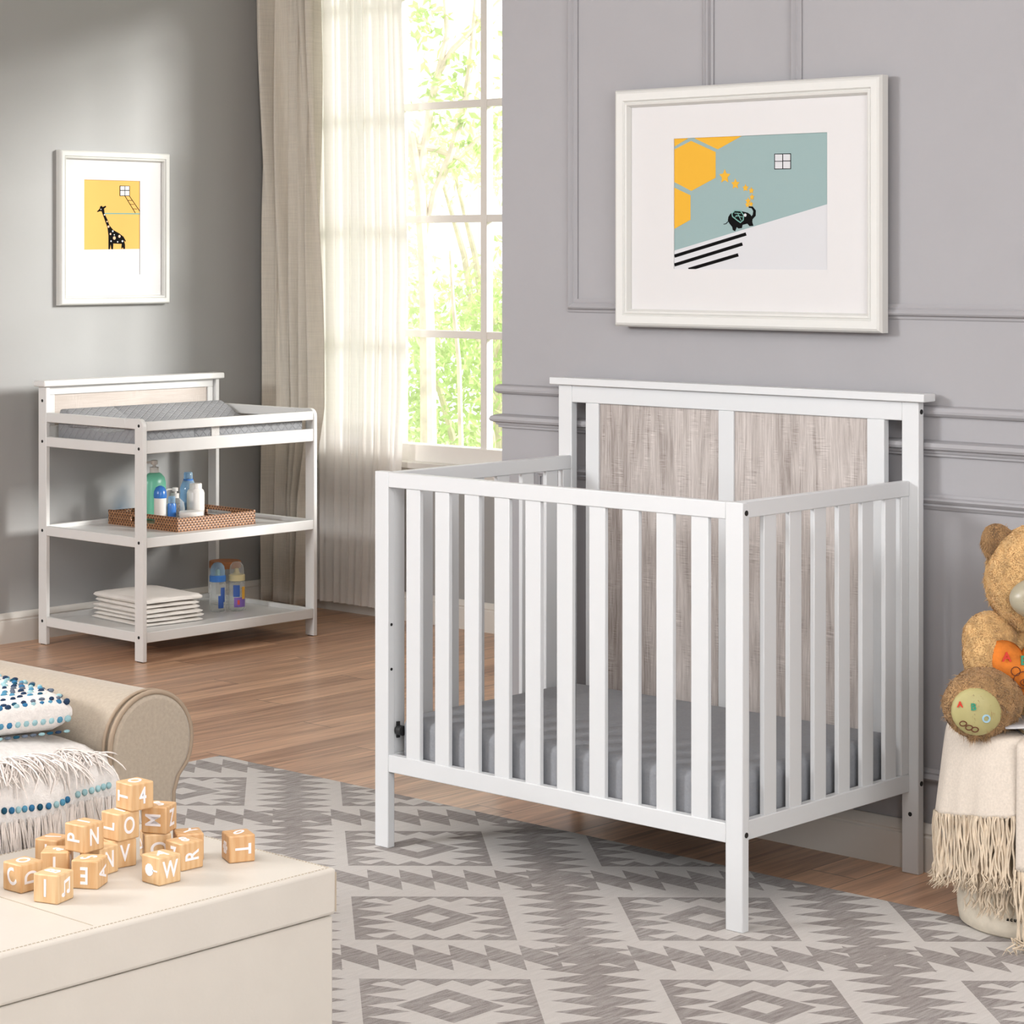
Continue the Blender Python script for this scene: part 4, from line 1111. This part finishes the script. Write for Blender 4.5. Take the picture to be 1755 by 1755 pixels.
# ---- teddy bear
bear = root('teddy_bear', 'large tan plush teddy bear with orange heart sitting on the basket', 'teddy bear', (BX, BY, .44))
def bb(r_, f_, z_): return bl(r_, f_, z_-.44)
def fur(mb, n, L, w_, seed, mi=0, down=.5):
    """add tufts all over the surface collected so far"""
    rnd = random.Random(seed); V = np.array(mb.V); tris = []
    for f_ in mb.F:
        for i in range(1, len(f_)-1): tris.append((f_[0], f_[i], f_[i+1]))
    T = np.array(tris); A, B_, C_ = V[T[:, 0]], V[T[:, 1]], V[T[:, 2]]
    nr = np.cross(B_-A, C_-A); ar_ = np.linalg.norm(nr, axis=1); ok = ar_ > 1e-12
    A, B_, C_, nr, ar_ = A[ok], B_[ok], C_[ok], nr[ok], ar_[ok]; nr = nr/ar_[:, None]
    rs = np.random.RandomState(seed); idx = rs.choice(len(A), n, p=ar_/ar_.sum())
    u, v = rs.rand(n), rs.rand(n); fl = u+v > 1; u[fl] = 1-u[fl]; v[fl] = 1-v[fl]
    P_ = A[idx]+(B_[idx]-A[idx])*u[:, None]+(C_[idx]-A[idx])*v[:, None]; Nn = nr[idx]
    cl_ = rs.randn(n, 3)*.35; swirl = np.stack([np.sin(P_[:, 2]*160+P_[:, 0]*120), np.cos(P_[:, 0]*150+P_[:, 1]*110), np.sin(P_[:, 1]*130)-down*1.2], 1)*.6
    D = Nn*.75+cl_+swirl; D /= np.linalg.norm(D, axis=1)[:, None]
    S_ = np.cross(D, rs.randn(n, 3)); S_ /= np.linalg.norm(S_, axis=1)[:, None]; S2 = np.cross(D, S_)
    Ls = L*(.6+.7*rs.rand(n))[:, None]
    b0 = P_-Nn*.001
    v0 = b0+S_*w_; v1 = b0-S_*w_*.5+S2*w_*.87; v2 = b0-S_*w_*.5-S2*w_*.87
    mid = b0+D*Ls*.55+Nn*Ls*.08; tip = b0+D*Ls+np.array([0, 0, -1])*Ls*.3
    m0 = mid+S_*w_*.7; m1 = mid-S_*w_*.35+S2*w_*.6; m2 = mid-S_*w_*.35-S2*w_*.6
    o = len(mb.V); allv = np.stack([v0, v1, v2, m0, m1, m2, tip], 1).reshape(-1, 3); mb.V += [tuple(q) for q in allv.tolist()]
    for i in range(n):
        a = o+i*7
        mb.F += [(a, a+1, a+4, a+3), (a+1, a+2, a+5, a+4), (a+2, a, a+3, a+5), (a+3, a+4, a+6), (a+4, a+5, a+6), (a+5, a+3, a+6)]; mb.I += [mi]*6
    return mb
RB = Matrix((er, ef, (0, 0, 1))).transposed()      # columns: right, front, up
def blob(mb, r_, f_, z_, rad, tilt=0, turn=0, **k):
    M_ = RB @ Matrix.Rotation(tilt, 3, 'Y') @ Matrix.Rotation(turn, 3, 'X')
    return mb.blob(bb(r_, f_, z_), rad, M_, **k)
mb = MB(); blob(mb, -.005, .0, .545, (.112, .085, .115), n=32)          # trunk
blob(mb, -.115, .035, .600, (.058, .05, .060), n=24)                    # shoulder of the near arm
blob(mb, -.128, .055, .570, (.048, .046, .058), n=24)
blob(mb, .105, .035, .595, (.065, .055, .065), n=24)
fur(mb, 46000, .013, .0007, 1); mb.build('body', 'fur', bear, smooth=60)
mb = MB(); blob(mb, -.014, .035, .728, (.110, .10, .112), n=36, f=lambda d: 1+.06*max(0, -d.z)); fur(mb, 30000, .009, .0007, 2, down=.3); mb.build('head', 'fur', bear, smooth=60)
for sgn in (-1, 1):
    mb = MB(); blob(mb, -.006+sgn*.088, .028, .796, (.036, .018, .046), tilt=sgn*.45, n=22); fur(mb, 9000, .011, .0007, 3+sgn)
    mb.build('ear', 'fur_dark', bear, smooth=60)['label'] = 'round brown ear'
mb = MB(); blob(mb, -.028, .135, .700, (.068, .042, .045), n=30); mb.build('muzzle', 'muzzle', bear, smooth=60)['label'] = 'grey satin muzzle'
mb = MB(); blob(mb, -.028, .178, .718, (.016, .010, .011), n=16); mb.build('nose', 'ink', bear, smooth=60)
mm = [bb(-.028+.045*s_, .135+.039*math.sqrt(max(0, 1-(s_*.66)**2))+.004, .688+.012*s_*s_) for s_ in np.linspace(-1, 1, 13)]
MB().tube(mm, .0014, 6).build('mouth', 'thread_dark', bear)
for sgn in (-1, 1): blob(MB(), -.004+sgn*.040, .124, .770, (.010, .006, .011), n=16).build('eye', 'ink', bear, smooth=60)
# legs pointing at the viewer, soles showing
for sgn, r_, z_ in ((-1, -.158, .478), (1, .030, .468)):
    if sgn < 0:
        lg = MB(); blob(lg, r_+.025, .085, z_+.01, (.076, .075, .068), n=26); blob(lg, r_, .125, z_+.002, (.073, .040, .067), tilt=.25, n=28)
    else:
        lg = MB(); blob(lg, r_+.01, .085, z_+.01, (.066, .075, .058), n=26); blob(lg, r_, .125, z_, (.062, .038, .058), n=28)
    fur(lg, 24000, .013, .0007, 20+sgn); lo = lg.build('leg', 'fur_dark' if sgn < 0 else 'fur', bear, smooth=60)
    pd = MB(); blob(pd, r_-.008 if sgn < 0 else r_, .152, z_-.004, (.052, .020, .049), tilt=.25, n=26)
    po = pd.build('sole', 'pad_green', bear, smooth=60); po['label'] = 'olive satin sole'
    if sgn < 0:
        for tx_, dx, dz, mt_, sz in (('A', -.036, .016, 'thread_red', .016), ('B', -.010, .012, 'thread_teal', .019), ('O', .016, -.012, 'thread_blue', .022)):
            dd = .020*math.sqrt(max(.05, 1-(dx/.052)**2-(dz/.049)**2))
            text_part(tx_, sz, mt_, po, frameM(bb(r_-.008+dx, .153+dd, z_-.004+dz), er+ef*(-dx*7), Vector((0, 0, 1))+ef*(-dz*5)), .0012, 'embroidered_letter', .0006)
        for q_, (dx, dz) in enumerate(((-.030, -.022), (-.018, -.030), (-.006, -.034))):
            tp_ = [bb(r_-.008+dx+.007*math.cos(a), .153+.020*math.sqrt(max(.05, 1-(dx/.052)**2-(dz/.049)**2))+.001, z_-.004+dz+.005*math.sin(a)) for a in np.linspace(0, 2*PI, 13)]
            MB().tube(tp_, .0012, 5).build('embroidery', 'thread_dark', po)
# heart patch
hp = []
for i in range(48):
    t_ = 2*PI*i/48; hp.append((16*math.sin(t_)**3/16, (13*math.cos(t_)-5*math.cos(2*t_)-2*math.cos(3*t_)-math.cos(4*t_))/16))
def heart(s_, t_):
    # s_: 0 centre..1 rim
    k_ = int(t_*48) % 48; hx, hz = hp[k_]; return hx*s_, hz*s_
mb = MB(); vs = []; fs = []; nr_ = 8
HC = (-.062, .556); HS = .078
for i in range(nr_+1):
    for k_ in range(48):
        hx, hz = hp[k_]; s_ = i/nr_; x_ = hx*s_*HS*.98; z_ = hz*s_*HS*.86
        f_ = .088+.026*(1-s_**3)-.25*x_*x_/.1-.15*z_*z_/.1
        vs.append(bb(HC[0]+x_, f_+.006, HC[1]+z_))
    if i:
        for k_ in range(48): fs.append(((i-1)*48+k_, (i-1)*48+(k_+1) % 48, i*48+(k_+1) % 48, i*48+k_))
mb.add(vs, fs); ho = mb.build('heart_patch', 'orange', bear, smooth=60, solid=.006); ho['label'] = 'orange plush heart patch'
def hpt(dx, dz, o_=.0075): return bb(HC[0]+dx, .094+.026*(1-(math.hypot(dx, dz)/HS)**3)-.25*dx*dx/.1-.15*dz*dz/.1+o_, HC[1]+dz)
text_part('A', .026, 'thread_red', ho, frameM(hpt(-.036, .022), er, (0, 0, 1)), .0012, 'embroidered_letter', .0008)
text_part('B', .026, 'thread_teal', ho, frameM(hpt(-.002, .016), er, (0, 0, 1)), .0012, 'embroidered_letter', .0008)
text_part('C', .026, 'thread_blue', ho, frameM(hpt(.034, .022), er, (0, 0, 1)), .0012, 'embroidered_letter', .0008)
em = MB()
for cx, cz, rx_, rz_ in ((.002, -.024, .024, .018), (-.018, -.006, .009, .009), (.022, -.006, .009, .009), (.002, -.029, .010, .007), (.002, -.027, .004, .003)):
    em.tube([hpt(cx+rx_*math.cos(a), cz+rz_*math.sin(a), .004) for a in np.linspace(0, 2*PI, 25)], .0009, 5)
em.build('embroidery', 'thread_dark', ho)
